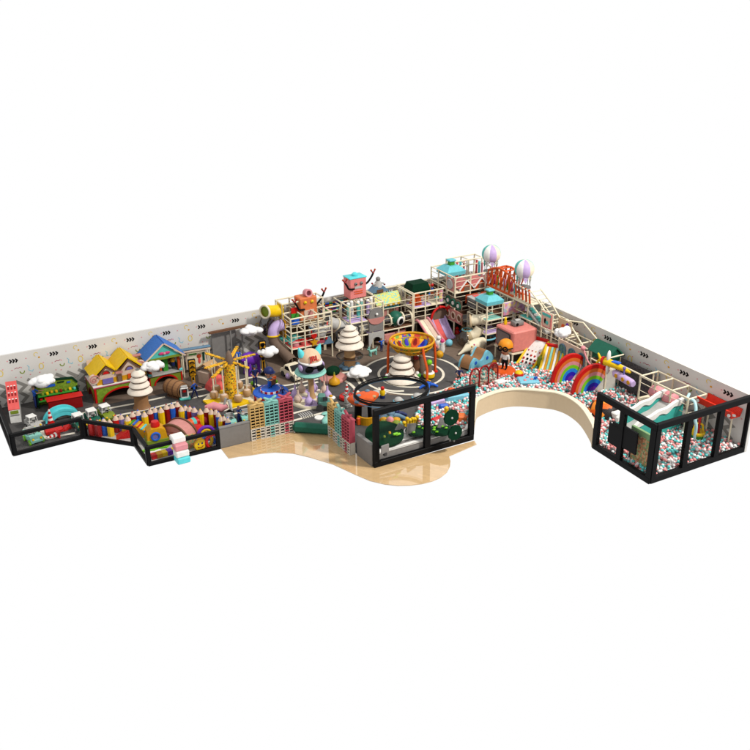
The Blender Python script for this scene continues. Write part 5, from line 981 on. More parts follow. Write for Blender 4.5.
# corner tower
frame('tall cream corner tower frame with the teal bottle-top roof', [-4.0, -2.7, -1.4, -.2], [-3.4, -2.3, -1.2, -.2], [1.05, 2.1, 3.2, 4.35], {(1, 2): 4.75, (2, 2): 4.75, (3, 2): 4.75, (1, 3): 4.75, (2, 3): 4.75, (3, 3): 4.75}, [(-4, -.2, -3.4, -.2, 1.05, 'brown'), (-4, -.2, -2.3, -.2, 2.1, 'darkbrown'), (-4, -2.7, -3.4, -2.3, 3.2, 'cream'), (-2.7, -.2, -2.3, -.2, 3.2, 'facade')],
      skip=((1, 1), (2, 1)), panels=[(-3.9, -.3, -.26, -.22, .1, 3.0, 'brown')])
def tealroof(label, c, s_):
    t = thing('teal_roof', label, 'roof', c); t.scale = (s_,)*3; b = B()
    b.add([(-.75, -.75, 0), (.75, -.75, 0), (.75, .75, 0), (-.75, .75, 0), (-.78, -.78, .28), (.78, -.78, .28), (.78, .78, .28), (-.78, .78, .28), (-.4, -.4, .62), (.4, -.4, .62), (.4, .4, .62), (-.4, .4, .62)],
          [(0, 1, 5, 4), (1, 2, 6, 5), (2, 3, 7, 6), (3, 0, 4, 7), (4, 5, 9, 8), (5, 6, 10, 9), (6, 7, 11, 10), (7, 4, 8, 11), (8, 9, 10, 11), (0, 3, 2, 1)], 'skyteal'); b.obj('roof', t)
    B().box((0, 0, .76), (.4, .4, .34), 'green', None, .03).box((0, 0, .96), (.56, .56, .14), 'skyteal', None, .04).obj('chimney', t)
tealroof('large teal roof with green chimney on the corner tower', (-3.2, -1.6, 4.1), 1.0)
for i in range(9):
    x, y = (-2.5+i*.3, -.45) if i < 6 else (-.5, -.6-(i-5)*.35); c = ['turquoise', 'white', 'coral', 'turquoise', 'pink', 'white', 'coral', 'turquoise', 'pink'][i]
    o = B().path([(0, 0, 0), (0, 0, 1.15)], .085, c, None, 10).ball((0, 0, 1.15), .085, c, None, 1).obj('hanging_tube', None, (x, y, 3.3)); tag(o, '%s upright tube in the corner tower, number %d from the left' % (c, i+1), 'tube', 'upright tubes in the corner tower')
def portpanel(label, y0, y1, z0, z1, m, rm, x=-4.07, inner='lightgrey', group=None):
    t = thing('porthole_panel', label, 'panel', (x, y0, z0), 0, group); W, H = y0-y1, z1-z0
    B().box((0, -W/2, H/2), (.06, W, H), m).obj('board', t); X = T(-.04, -W/2, H/2) @ FB; rr = min(W, H)*.36
    B().ring((0, 0, 0), rr, .06, rm, X, 24, 8).prism(arc(0, 0, rr, 0, 345, 23), -.01, .02, inner, X).obj('porthole', t); return t
portpanel('pink panel with tall oval window high on the corner tower', -2.42, -3.34, 3.3, 4.2, 'dustypink', 'lightgrey')
for i in range(3): portpanel('pink porthole panel, %s of three above the dark play floor' % ['first', 'middle', 'last'][i], -2.35-i*.74, -3.05-i*.74, 1.12, 1.98, 'dustypink', 'facade', inner='brown', group='three pink porthole panels')
t = thing('ring_board', 'dark panel with three teal rings and white discs', 'panel', (-4.08, -2.35, 2.2)); B().box((0, -1.05, .32), (.05, 2.1, .72), 'darkbrown').obj('board', t)
for i in range(3): B().ring((0, 0, 0), .26, .07, 'deepgreen', T(-.05, -.4-i*.66, .34-.04*i) @ FB, 22, 8).prism(arc(0, 0, .14, 0, 345, 15), 0, .06, 'white', T(-.05, -.4-i*.66, .34-.04*i) @ FB).obj('ring', t)
for i, x in enumerate((-3.0, -1.75, -.6)):
    t = thing('gable_hut', 'pink gabled hut roof with white trim, %s along the tower ledge' % ['leftmost', 'middle', 'rightmost'][i], 'hut', (x, -3.35, 3.1)); b = B(); gable(b, 0, .58, .25, .85, -.05, .9, 'coralpink'); b.obj('roof', t); b = B(); gable(b, 0, .6, .22, .86, -.12, -.04, 'white'); b.obj('trim', t); B().prism([(-.5, 0), (.5, 0), (.5, .25), (0, .78), (-.5, .25)], -.03, .03, 'rust', FA).obj('front', t); B().prism([(-.25, 0), (.25, 0), (.18, .42), (-.18, .42)], .03, .05, 'darkbrown', FA).obj('window', t)
t = thing('grey_shed', 'grey boarded shed with coral roof panels between the teal roofs', 'hut', (-2.5, -4.6, 2.35), 0); B().box((0, 0, .35), (1.9, .9, .7), 'grey', None, .02).box((0, 0, .73), (1.95, .95, .06), 'lightgrey').obj('walls', t); B().box((-.35, 0, .77), (.5, .7, .04), 'coral').box((.4, 0, .77), (.5, .7, .04), 'coral').obj('roof_panels', t)
for k in range(3): B().box((-.97, -.0, .12+.2*k), (.03, .92, .03), 'darkgrey').obj('batten', t)
for i, x in enumerate((-2.9, -1.6)):
    o = B().box((0, 0, .35), (1.0, .1, .6), 'rust').box((0, -.06, .42), (.8, .04, .1), 'orange', RY(R(12))).obj('slatted_board', None, (x, -3.9, 2.45)); tag(o, 'rust orange slatted panel under the %s gabled huts' % ['left and middle', 'middle and right'][i], 'panel')
# frame along the right wall with second teal roof
frame('cream tube frame with small teal roof between tower and pink television', [-3.6, -2.3, -1.2, -.2], [-6.8, -5.6, -4.5], [1.1, 2.1, 3.2], {(0, 2): 2.1, (1, 2): 2.1}, [(-3.6, -2.3, -6.8, -5.6, 1.1, 'lilac'), (-3.6, -2.3, -6.8, -5.6, 2.1, 'mint'), (-2.3, -.2, -6.8, -4.5, 2.1, 'brown'), (-2.3, -.2, -6.8, -4.5, 1.1, 'darkbrown')],
      panels=[(-2.3, -.3, -4.52, -4.48, 1.2, 2.05, 'darkbrown')])
tealroof('smaller teal roof with green chimney on the frame behind television', (-3.0, -6.2, 3.2), .92)
o = B().ring((0, 0, 0), .6, .07, 'skyblue', None, 26, 8, .7).obj('swing_ring', None, (-3.0, -6.2, .55)); tag(o, 'light blue ring hung under the lilac deck', 'ring')
o = B().box((0, 0, 0), (2.0, .05, .9), 'doodle').obj('printed_board', None, (-1.25, -6.86, 2.72)); tag(o, 'lilac and grey doodle print panel behind the pink television', 'panel')
# clear bubbles and cream trunks
t = thing('bubble_tunnel', 'clear bubble tunnel with cream elbow tubes below the grey shed', 'tunnel', (-4.25, -5.35, 0))
B().ball((.0, -.1, 1.75), (.55, .55, .6), 'clear', None, 3).ball((-.35, -.4, .65), (.62, .6, .6), 'clear', None, 3).obj('clear_bubble', t)
tube([(.15, -.3, 1.85), (.6, -.6, 1.95), (1.15, -.9, 2.0)], .38, 'cream', t, 'elbow_tube'); tube([(-.05, -.5, .75), (.35, -.7, 1.0), (.6, -.8, 1.45)], .36, 'cream', t, 'elbow_tube')
torus((.1, -.28, 1.84), (1, -.6, .1), .42, .06, 'beige', t, 'ring'); torus((-.1, -.5, .72), (1, -.6, .4), .42, .06, 'beige', t, 'ring'); torus((0, -.1, 1.15), (0, 0, 1), .34, .06, 'skyblue', t, 'ring')
B().path([(.2, -.2, 0), (.2, -.2, 1.2)], .05, 'cream').obj('post', t)
t = thing('unicorn_rocker', 'cream soft animal with pointed muzzle and coloured spots lying on floor', 'soft animal', G(473, 352.5), R(-8)); b = B()
b.path([(-1.25, -.25, .12), (-.8, -.15, .3), (-.45, -.1, .5), (0, 0, .5), (.5, .15, .55), (.95, .3, .6)], [.05, .14, .3, .42, .42, .3], 'cream', None, 16).path([(-.4, -.15, .75), (-.5, -.2, 1.05)], [.12, .03], 'cream', None, 8)
for x in (-.2, .5):
    for y in (-.35, .35): b.path([(x, y*.6, .35), (x, y, .02)], [.18, .14], 'cream', None, 8)
b.obj('body', t); b = B()
for i in range(7): b.ball((-.3+.2*i, -.38+.06*i, .62+.1*math.sin(i*2)), .07, ['gold', 'hotpink', 'brightblue', 'orange'][i % 4], None, 1)
b.obj('spots', t)
t = thing('wave_bench', 'light blue wave-topped bench lying before the ball pit', 'bench', G(476, 364), R(17)); b = B()
wv = [(-1.25, .1), (-1.1, .5), (-.75, .78), (-.4, .55), (-.1, .42), (.15, .55), (.5, .95), (.85, .75), (1.15, .4), (1.25, .1)]; wv = [tuple(q[:2]) for q in smooth([Vector((*q, 0)) for q in wv], 4)]
for y in (-.45, .45): b = B().prism(wv+[(1.25, 0), (-1.25, 0)], -.08, .08, 'skyblue', T(0, y, 0) @ FA); b.obj('side_panel', t)
B().strip(wv, .06, -.36, .36, 'wooden', FA).obj('seat', t)
for x in (-.72, .5): B().lathe([(.12, 0), (.12, .03)], 'blue', T(x, -.53, .45) @ RX(R(90)), 14).obj('port', t)
# television
t = thing('television_house', 'big pink television-shaped play house with grey aerial box on top', 'play house', (-2.85, -9.2, 0))
for x in (-.95, .95):
    for y in (-.95, .95): B().path([(x, y, 0), (x, y, .92)], .06, 'cream').obj('leg', t)
B().box((0, 0, .88), (2.06, 2.06, .1), 'cream').obj('platform', t)
B().box((0, 0, 1.67), (2.0, 2.0, 1.44), 'tvpink', None, .09).obj('body', t)
X = T(-1.01, 0, 1.66) @ FB; rr_ = [(-.78, -.5), (-.7, -.56), (.62, -.56), (.7, -.5), (.7, .46), (.62, .54), (-.7, .54), (-.78, .46)]
B().prism(rr_, 0, .05, 'darkgrey', X).prism([(q[0]*.88, q[1]*.86) for q in rr_], .05, .06, 'greyscreen', X).obj('screen', t)
B().box((.1, .1, 2.56), (.75, .55, .32), 'grey', None, .04).box((.1, .1, 2.76), (.4, .3, .1), 'lightgrey', None, .03).path([(-.1, .1, 2.8), (-.3, .1, 3.1)], .03, 'grey').path([(.3, .1, 2.8), (.45, .1, 3.0)], .03, 'grey').lathe([(.1, 0), (.1, .04)], 'black', T(-.1, -.18, 2.56) @ RX(R(90)), 12).obj('aerial_box', t)
o = B().lathe([(.1, 0), (.12, .2), (.06, .36), (.09, .44), (.001, .54)], 'yellow', None, 12).obj('yellow_figure', None, (-3.35, -8.6, 2.4)); tag(o, 'small yellow figure on the back of the pink television', 'figure')
# ------------------------------------------------------------------ right wall: bridge, balloons, frames, slides
frame('cream tube frame along the right wall behind the television', [-1.5, -.2], [-12.3, -11.2, -10.1, -8.9, -7.7], [1.05, 2.4], {(0, 2): 3.6, (0, 1): 3.6, (1, 2): 3.0, (1, 1): 3.0}, [(-1.5, -.2, -12.3, -7.7, 1.05, 'facade'), (-1.5, -.2, -8.9, -7.7, 2.4, 'teal')], panels=[(-.28, -.24, -12.2, -7.8, .1, 1.0, 'brown')])
frame('tall slender cream frame holding up the orange truss bridge', [-1.35, -.2], [-8.4, -6.8, -5.2, -3.6], [1.05, 3.35], None, [(-1.35, -.2, -8.4, -3.6, 3.3, 'cream')])
t = thing('truss_bridge', 'orange arched truss bridge high along the right wall', 'bridge', (-.8, 0, 0))
for s_ in (-.45, .4):
    top = [(s_, -3.5-.5*i, 4.15+.85*math.sin(math.pi*min(1, (i+1.2)/8.5))) for i in range(7)]; b = B().path(top, .075, 'orange', None, 8); b.path([(s_, -3.5, 3.42), (s_, -6.6, 3.42)], .08, 'orange', None, 8)
    for i in range(6): b.path([(s_, -3.5-.5*i, 3.42), top[i]], .05, 'orange', None, 6); b.path([(s_, -3.5-.5*i, 3.42), top[i+1]], .05, 'orange', None, 6)
    b.obj('side_truss', t)
b = B()
for i in range(7): b.path([(-.45, -3.5-.5*i, 4.15+.85*math.sin(math.pi*min(1, (i+1.2)/8.5))), (.4, -3.5-.5*i, 4.15+.85*math.sin(math.pi*min(1, (i+1.2)/8.5)))], .05, 'orange', None, 6)
b.obj('cross_bars', t)
t = thing('truss_gate', 'orange slanted bar railing right of the arched truss bridge', 'railing', (-1.25, 0, 0)); b = B()
b.path([(0, -6.7, 4.4), (0, -8.4, 4.25)], .06, 'cream', None, 8).path([(0, -6.7, 3.5), (0, -8.4, 3.42)], .06, 'cream', None, 8).obj('rails', t)
for i in range(5): B().path([(0, -6.75-.38*i, 4.4), (0, -6.9-.38*i, 3.46)], .07, 'rust' if i % 2 else 'orange', None, 8).obj('bar', t)
for i in range(7):
    c = ['hotpink', 'green', 'orange', 'lilac', 'green', 'hotpink', 'turquoise'][i]; o = B().path([(0, 0, 0), (0, 0, .62)], .1, c, None, 10).ball((0, 0, .62), .1, c, None, 1).obj('punch_bag', None, (-.85, -3.7-.42*i, 3.5)); tag(o, '%s bag inside the orange truss bridge, number %d from the left' % (c.replace('hotpink', 'bright pink'), i+1), 'bag', 'coloured bags in the truss bridge')
def balloon(label, c):
    t = thing('hot_air_balloon', label, 'balloon', (c[0], c[1], c[2]), 0); n = 32; cols = ['teal', 'white', 'lilac', 'cream', 'teal', 'white', 'lilac', 'cream']
    pr_ = [(.68*math.sin(R(a)), -.68*math.cos(R(a))*1.0) for a in range(40, 181, 10)]; pr_[-1] = (.001, .68)
    b = B(); b.lathe(pr_, 'white', None, n, False, lambda i, q: cols[((q+4) % n)//4])
    for k in range(8):
        a = R(k*45+22-45); b.prism([(-.17, 0), (.17, 0), (0, -.36)], -.02, .02, cols[k], T(.48*math.cos(a), .48*math.sin(a), -.53) @ RZ(a) @ RZ(R(90)) @ FA)
    b.obj('envelope', t)
    B().lathe([(.45, -1.35), (.52, -1.32), (.52, -1.25), (.45, -1.25)], 'grey', None, 24).obj('basket_ring', t)
    for a in (20, 110, 200, 290): B().path([(.5*math.cos(R(a)), .5*math.sin(R(a)), -1.3), (.52*math.cos(R(a)), .52*math.sin(R(a)), -.5)], .025, 'grey', None, 6).obj('line', t)
    B().path([(0, 0, -2.25), (0, 0, -1.3)], .04, 'cream').box((0, 0, -1.3), (1.0, .06, .05), 'grey').box((0, 0, -1.3), (.06, 1.0, .05), 'grey').obj('support', t)
balloon('striped pastel hot air balloon, the higher one left of the orange arch', (-.8, -3.15, 5.55)); balloon('striped pastel hot air balloon, the lower one right of the orange arch', (-.8, -7.05, 5.45))
t = thing('side_ladder', 'cream sloping ladder rails descending at the end of the bridge', 'ladder', (-.7, 0, 0))
for s_ in (-.45, .4): B().path([(s_, -8.3, 4.3), (s_, -9.6, 3.6), (s_, -11.0, 2.5)], .05, 'cream', None, 8).path([(s_, -8.3, 3.5), (s_, -9.8, 2.7), (s_, -10.6, 2.4)], .05, 'cream', None, 8).obj('rail', t)
b = B()
for i in range(8): b.path([(-.45, -8.4-.3*i, 4.25-.2*i), (.4, -8.4-.3*i, 4.25-.2*i)], .03, 'cream', None, 6)
b.obj('rungs', t)
for i in range(8):
    o = B().ball((0, 0, 0), (.2, .24, .12), 'teal' if i % 3 else 'white', None, 2).obj('step_pad', None, (-1.05, -8.3-.24*i, 3.2-.13*i)); tag(o, '%s step pad on the sloping climb behind the television, number %d down' % ('teal' if i % 3 else 'white', i+1), 'pad', 'step pads on the sloping climb')
t = thing('sloping_ramp', 'pale ramp under the teal step pads behind the television', 'ramp', (-1.05, 0, 0)); B().prism([(-8.1, 3.15), (-10.3, 1.98), (-10.3, 1.85), (-8.1, 3.02)], -.3, .3, 'lightgrey', RZ(R(90)) @ RX(R(90))).obj('board', t); B().path([(0, -8.2, 0), (0, -8.2, 3.0)], .05, 'cream').path([(0, -10.2, 1.05), (0, -10.2, 1.9)], .05, 'cream').obj('legs', t)
t = thing('window_panel', 'pink framed teal panel with black figure print above the slides', 'panel', (-1.62, -10.3, 2.55)); B().box((0, -.47, .5), (.06, .95, 1.0), 'coralpink').box((-.035, -.47, .46), (.03, .75, .75), 'facade').box((-.055, -.47, .88), (.03, .85, .18), 'teal').ball((-.05, -.35, .45), (.03, .12, .2), 'black', None, 2).ball((-.06, -.55, .38), (.03, .14, .14), 'teal', None, 2).obj('board', t)
B().path([(0, -.1, 0), (0, -.1, -.15)], .05, 'cream').obj('bracket', t)
t = thing('doodle_panel', 'cream panel with orange and lilac print beside the foam cloud', 'panel', (-1.1, -11.5, 2.45)); B().box((0, -.5, .45), (.06, 1.3, .95), 'beige').ball((-.03, -.35, .4), (.04, .2, .22), 'orange', None, 2).ball((-.03, -.75, .6), (.04, .16, .2), 'purple', None, 2).ball((-.03, -.6, .35), (.04, .14, .12), 'lilac', None, 2).ball((-.03, -.9, .25), (.04, .15, .1), 'brightblue', None, 2).obj('board', t)
frame('low cream frame with sloping corner rails by the foam cloud', [-1.3, -.2], [-14.9, -13.6, -12.4], [1.05, 2.3], None, [(-1.3, -.2, -14.9, -12.4, 1.05, 'brown')])
t = thing('slanted_post', 'pair of slanted cream braces rising to the wall above the cloud', 'brace', (0, 0, 0))
for a, c in (((-1.25, -14.0, 2.3), (-.9, -12.0, 3.3)), ((-.3, -14.9, 2.3), (-.3, -12.8, 3.3)), ((-.9, -12.0, 3.3), (-.3, -12.8, 3.3))): B().path([a, c], .05, 'cream', None, 8).obj('brace', t)
t = thing('arched_windows', 'cream panel with three blue-green arched windows behind rainbow slides', 'panel', (-1.62, -12.1, 1.1))
B().box((0, -1.4, .57), (.08, 2.8, 1.15), 'facade').obj('board', t)
for i in range(3):
    X = T(-.05, -.5-.92*i, .12) @ FB; B().prism([(-.3, 0), (.3, 0)]+arc(0, .5, .3, 0, 180, 12), 0, .02, 'sage', X).strip([(-.3, 0)]+arc(0, .5, .3, 180, 0, 12)+[(.3, 0)], .06, 0, .06, 'bluegrey', X).box((0, .38, .03), (.04, .76, .04), 'bluegrey', X).box((0, .42, .03), (.6, .04, .04), 'bluegrey', X).obj('arched_window', t)
B().path([(0, -.05, -1.1), (0, -.05, 1.2)], .06, 'cream').path([(0, -2.8, -1.1), (0, -2.8, 1.2)], .06, 'cream').obj('post', t)
# big slides into the pit
t = slide('white slide with red and black dots and red top edge', (-1.7, -10.45, 1.5), (-3.65, -11.15, .25), 1.15, ['white'], 'yellow')
rnd = random.Random(4); b = B()
A_, Z_ = Vector((-1.7, -10.45, 1.5)), Vector((-3.65, -11.15, .25)); u_ = Vector((Z_.x-A_.x, Z_.y-A_.y, 0)).normalized(); s2 = Vector((-u_.y, u_.x, 0))
for i in range(26):
    q = .2+(i//4)*.29; o_ = -.42+(i % 4)*.28+(.1 if (i//4) % 2 else 0); f_ = q/2.07; z = 1.5-1.25*f_+.09-.25*math.sin(math.pi*f_)*.5
    b.lathe([(.065, -.1), (.065, .03)], rnd.choice(['red', 'red', 'black', 'gold', 'red', 'olive']), T(*(A_+u_*q+s2*o_).to_2d(), z) @ RY(R(22)), 10)
b.obj('dots', t); B().box((0, 0, 0), (.18, 1.2, .28), 'red', T(-1.72, -10.45, 1.6) @ RZ(R(20)), .04).obj('top_edge', t)
t = slide('slide striped yellow and white with red top edge', (-1.7, -11.95, 1.55), (-2.85, -12.75, .25), 1.15, ['white', 'gold', 'mint', 'gold', 'white', 'gold', 'mint'], 'yellow'); B().box((0, 0, 0), (.18, 1.4, .26), 'red', T(-1.7, -11.95, 1.65) @ RZ(R(35)), .04).obj('top_edge', t)
o = B().box((0, 0, .5), (1.1, .34, 1.0), 'olive', None, .05).obj('foam_pillar', None, (-2.35, -11.52, 0)); o.rotation_euler = (0, 0, R(25)); tag(o, 'olive grey block between the dotted and striped slides', 'block')
def rainbow2(label, A, Bp, h):
    A, Bp = Vector((*A, 0)), Vector((*Bp, 0)); d = Bp-A; t = thing('rainbow_slide', label, 'rainbow slide', A+Vector((0, 0, .22)), math.atan2(d.y, d.x), 'two rainbow slides'); L = d.length
    cols = ['red', 'orange2', 'pink', 'lime', 'brightblue', 'indigo', 'purple']; n = len(cols)
    # quarter-like leaf: outer curve rises from the pit and meets the chute line at the top
    O = (L*.52, .12)
    def band(s_, k=18):
        return [(O[0]+(-L*.54*s_)*math.cos(R(a)), O[1]+(h*.98*s_)*math.sin(R(a))) for a in [i*136/k for i in range(k+1)]]
    fr = [1, .86, .73, .6, .47, .34, .2, 0]
    for i, c in enumerate(cols):
        p0 = band(fr[i]); p1 = band(fr[i+1])[::-1] if fr[i+1] > 0 else [(O[0], O[1])]
        B().prism(p0+p1, -.1-.004*i, .1, c, FA).obj('band', t)
    e = band(1)[-1]
    ch = [tuple(q[:2]) for q in smooth([Vector((*q, 0)) for q in ((O[0]-.3*L, .02), (O[0]-.02, .2), (O[0]+.2*L, h*.36), e, (L*1.1, h*.84))], 6)]
    B().strip(ch, .1, -.78, -.12, 'facade', FA).obj('chute', t)
    B().prism([O, (O[0]+.16*L, h*.3), (e[0]-.01, e[1]-.06), (L*1.06, h*.8), (L*1.12, -.2), (O[0], -.2)], -.09, .06, 'chutegrey', FA).prism(ch[10:]+[(L*1.12, 0), (O[0]+.1*L, 0)], -.86, -.78, 'chutegrey', FA).obj('chute_side', t); B().strip(ch, .16, -.13, -.06, 'cream', FA).obj('chute_edge', t)
g1, g2 = G(551.5, 384, .3), G(572, 394.5, .3)
rainbow2('rainbow slide farther back beside the striped slide', g1[:2], (g1.x+2.55, g1.y-.35), 1.85); rainbow2('rainbow slide nearer the black glass enclosure', g2[:2], (g2.x+2.6, g2.y-.55), 1.85)
# boy statue
bp_ = Vector((-5.2, -11.2, 0)); o = B().lathe([(.75, 0), (.78, .3), (.7, .46), (.001, .5)], 'orange', None, 28).obj('round_plinth', None, bp_); tag(o, 'orange round plinth under the big-headed boy statue', 'plinth')
bs = person('big-headed boy statue with orange hair and black glasses', (bp_.x, bp_.y, .5), R(-62), 2.15, 'white', 'black', 'down', None, 'hairorange', True)
h = 2.15; z = .72*h; b = B()
for s_ in (-1, 1): b.ring((0, 0, 0), .17*h*.4, .045, 'black', T(s_*.085*h, -.205*h, z) @ FA, 18, 8); b.path([(s_*.15*h, -.19*h, z), (s_*.23*h, -.0*h, z)], .04, 'black')
b.path([(-.03*h, -.215*h, z), (.03*h, -.215*h, z)], .035, 'black'); b.obj('glasses', bs)
t = thing('toy_parrot', 'small red and yellow toy figure left of the boy statue', 'toy', G(494, 371.5, .1), R(30)); B().lathe([(.1, 0), (.2, .2), (.18, .45), (.1, .6)], 'red', None, 14).ball((0, 0, .68), .16, 'gold', None, 2).obj('body', t); B().path([(.1, -.1, .4), (.3, -.2, .15)], [.1, .04], 'gold').path([(-.05, .05, .2), (-.1, .1, 0)], .06, 'navy').obj('wing', t)
o = B().ball((0, 0, .3), .3, 'red', None, 3).lathe([(.29, .32), (.26, .46), (.16, .57), (.001, .605)], 'yellow', None, 24, False).obj('two_tone_ball', None, G(518.5, 379, .2)); tag(o, 'ball with yellow top and red lower half in the pit', 'ball')
t = thing('blue_raft', 'turquoise foam raft with pink buttons floating on the balls', 'raft', G(528, 382, .3), R(-24)); B().box((0, 0, .1), (1.3, .95, .24), 'skyblue', None, .07).prism([(-.3, .4), (.3, .4), (0, .75)], 0, .2, 'skyblue').obj('raft', t)
for x, y in ((-.25, -.2), (.2, -.1), (.0, .2)): B().lathe([(.11, .22), (.08, .28), (.001, .29)], 'pink', T(x, y, 0), 14).obj('button', t)
t = thing('hoop_barrier', 'three clear arched barriers with red hoops at the pit edge', 'barrier', G(470.5, 394.5), 0); t.location.z = .12; t.scale = (1, 1, 1.3)
pa = [G(470.5, 394.5), G(482, 391), G(496, 386.5)]
for i in range(3):
    c = (pa[0]+(pa[2]-pa[0])*(i/2*.72+.14))-pa[0]; d = (pa[2]-pa[0]).normalized(); X = T(*c) @ RZ(math.atan2(d.y, d.x)) @ FA
    B().path([(-.38, 0, 0), (-.38, .8, 0)]+[(.38*math.cos(R(a)), .8+.4*math.sin(R(a)), 0) for a in range(165, 0, -15)]+[(.38, .8, 0), (.38, 0, 0)], .05, 'darkred', X, 8).obj('hoop', t)
    B().prism([(-.36, 0), (.36, 0)]+arc(0, .8, .36, 0, 180, 10), -.01, .01, 'clear', X).obj('clear_pane', t)
d = pa[2]-pa[0]; B().path([(0, 0, .05), tuple(d+Vector((0, 0, .05)))], .08, 'orange', None, 8).obj('base_rail', t)
o = B().box((0, 0, .25), (.7, .5, .5), 'white', None, .05).obj('white_step', None, G(500, 387.5)); tag(o, 'white block step at the right end of the hoop barriers', 'step')
# garland, green house, plane and boat
t = thing('green_house', 'deep green gabled play house high against the right wall', 'play house', (-1.25, -14.7, 1.85), R(-90)); b = B()
b.prism([(-.52, .0), (.52, 0), (.52, .45), (0, .95), (-.52, .45)], 0, 1.75, 'deepgreen', RZ(R(90)) @ RX(R(90)) @ T(.5, 0, 0)); b.obj('body', t)
b = B(); gable(b, 0, .62, .42, 1.02, -.05, 1.85, 'deepgreen', RZ(R(-90)) @ T(-.5, 0, 0)); b.obj('roof', t)
frame('cream rail frame under the deep green house', [-1.55, -.2], [-16.6, -15.2], [.9, 1.95], None, [(-1.55, -.2, -16.6, -15.2, 1.9, 'brown')])
pts = smooth([Vector((-1.75, -14.6, 2.45)), Vector((-1.75, -15.2, 1.7)), Vector((-1.75, -15.9, 1.65)), Vector((-1.75, -16.5, 2.2))], 6)
t = thing('garland', 'pink rope garland with round pink ends before the green house', 'garland', (0, 0, 0)); B().path(pts, .05, 'pink', None, 8).obj('rope', t)
for q in (pts[0], pts[-1]): B().ball(tuple(q), .17, 'pink', None, 2).obj('end_ball', t)
t = thing('toy_plane', 'yellow toy aeroplane with white propeller and red nose ring', 'plane', (-2.1, -17.3, 2.5), R(-72)); 
B().path([(-.55, 0, .1), (-.2, 0, .05), (.4, 0, 0), (1.1, 0, -.12), (1.5, 0, -.2)], [.16, .24, .22, .14, .07], 'yellow', None, 14).obj('fuselage', t); B().lathe([(.25, -.08), (.26, .08)], 'red', T(-.35, 0, .07) @ RY(R(90)), 18).obj('nose_ring', t)
B().ball((-.02, 0, .42), (.1, .18, .4), 'white', None, 2).ball((-.02, 0, -.35), (.1, .18, .4), 'white', None, 2).obj('propeller', t); B().box((.5, 0, .18), (.55, .3, .1), 'blue', None, .03).obj('cockpit', t); B().path([(-.55, 0, .1), (-.75, .0, .45)], [.1, .05], 'yellow').path([(-.55, 0, .1), (-.8, 0, -.2)], [.1, .05], 'yellow').obj('nose_fin', t); B().path([(.1, .02, .1), (.4, .5, .05)], .03, 'grey').obj('mount', t)
t = thing('lilac_boat', 'long lilac float with gold end discs below the yellow plane', 'float', (-1.9, -17.6, 1.95), R(-93)); B().path([(0, 0, .05), (.2, 0, 0), (1.6, 0, -.05), (1.8, 0, -.05)], [.12, .24, .24, .18], 'lilac', None, 14).obj('hull', t)
for x in (.5, 1.1, 1.6): B().lathe([(.13, 0), (.13, .03)], 'gold', T(x, -.23, .02) @ RX(R(90)), 14).obj('disc', t)
B().path([(.9, 0, .15), (.9, 0, .6)], .05, 'violet').ball((.9, 0, .62), .11, 'violet', None, 2).obj('mast', t)
t = thing('net_wall', 'dark grey net wall along the right wall above the balls', 'net', (-.45, -16.6, 0)); B().box((0, -1.4, 1.25), (.04, 2.8, 2.1), 'slategrey').obj('net', t)
for y in (0, -2.8): B().path([(0, y, 0), (0, y, 2.3)], .05, 'cream').obj('post', t)
frame('cream tube frame above the balls with two pink spheres', [-1.6, -.2], [-23.2, -21.9, -20.7, -19.5], [.95, 2.45], {(1, 0): 2.4, (1, 1): 2.4, (1, 2): 2.4, (1, 3): 2.4}, [(-1.6, -.2, -21.9, -19.5, .95, 'cream'), (-1.6, -.2, -23.2, -21.9, .95, 'grey')])
o = B().path([(0, 0, 0), (0, -2.9, 0)], .05, 'cream', None, 8).path([(0, 0, 0), (1.3, 0, 0)], .05, 'cream', None, 8).path([(0, 0, 0), (0, 0, -2.45)], .05, 'cream', None, 8).obj('cross_rail', None, (-1.6, -16.65, 2.45)); tag(o, 'long cream rail leading from green house to the sphere frame', 'rail')
for lb, y in (('pink ribbed sphere on the frame, the one farther from the glass', -20.6), ('pink ribbed sphere on the frame nearer the teal wave slide', -21.6)):
    t = thing('pink_sphere', lb, 'sphere', (-1.0, y, 1.03), 0, 'pink spheres on the frame'); t.location.z = 1.2; t.location.x = -1.25; B().ball((0, 0, .48), (.5, .5, .48), 'pink', None, 3).obj('ball', t); B().ring((0, 0, .48), .5, .025, 'coralpink', None, 30, 6).obj('rib', t)
# wave slide
t = thing('wave_slide', 'teal sided slide with white wavy walls running down into the balls', 'slide', (-4.55, -22.6, 0), 0)
pf = [(-.35, 1.1), (.2, 1.42), (.8, 1.48), (1.4, 1.68), (2.0, 1.72), (2.6, 1.95), (3.25, 2.05)]; ps = [tuple(q[:2]) for q in smooth([Vector((*q, 0)) for q in pf], 6)]
for y in (0, 1.3):
    b = B().prism([(q[0], max(.0, q[1]-.26)) for q in ps]+[(3.25, 0), (-.3, 0)], -.05, .05, 'seateal', T(0, y, 0) @ FA); n = len(ps)
    b.prism([(q[0], q[1]+.12) for q in ps]+[(q[0], q[1]-.16-.06*math.sin(q[0]*7)) for q in ps[::-1]], -.1, .1, 'white', T(0, y, 0) @ FA); b.obj('side_wall', t)
B().strip([(q[0], q[1]-.36-.5*(1-(q[0]+.35)/3.6)) for q in ps], .06, -1.24, -.06, 'lightgrey', FA).obj('chute', t); B().box((3.22, .65, .9), (.06, 1.2, 1.8), 'seateal').obj('end_wall', t)
t = thing('red_trough', 'red tray chute with white discs fixed high near the right corner', 'tray', (-.5, -23.2, 2.0)); B().prism([(-.35, 0), (.3, 0), (.45, .42), (.38, .42), (.25, .08), (-.3, .08), (-.4, .42), (-.48, .42)], 0, 2.4, 'redorange', RX(R(90)) @ RZ(0)).obj('tray', t)
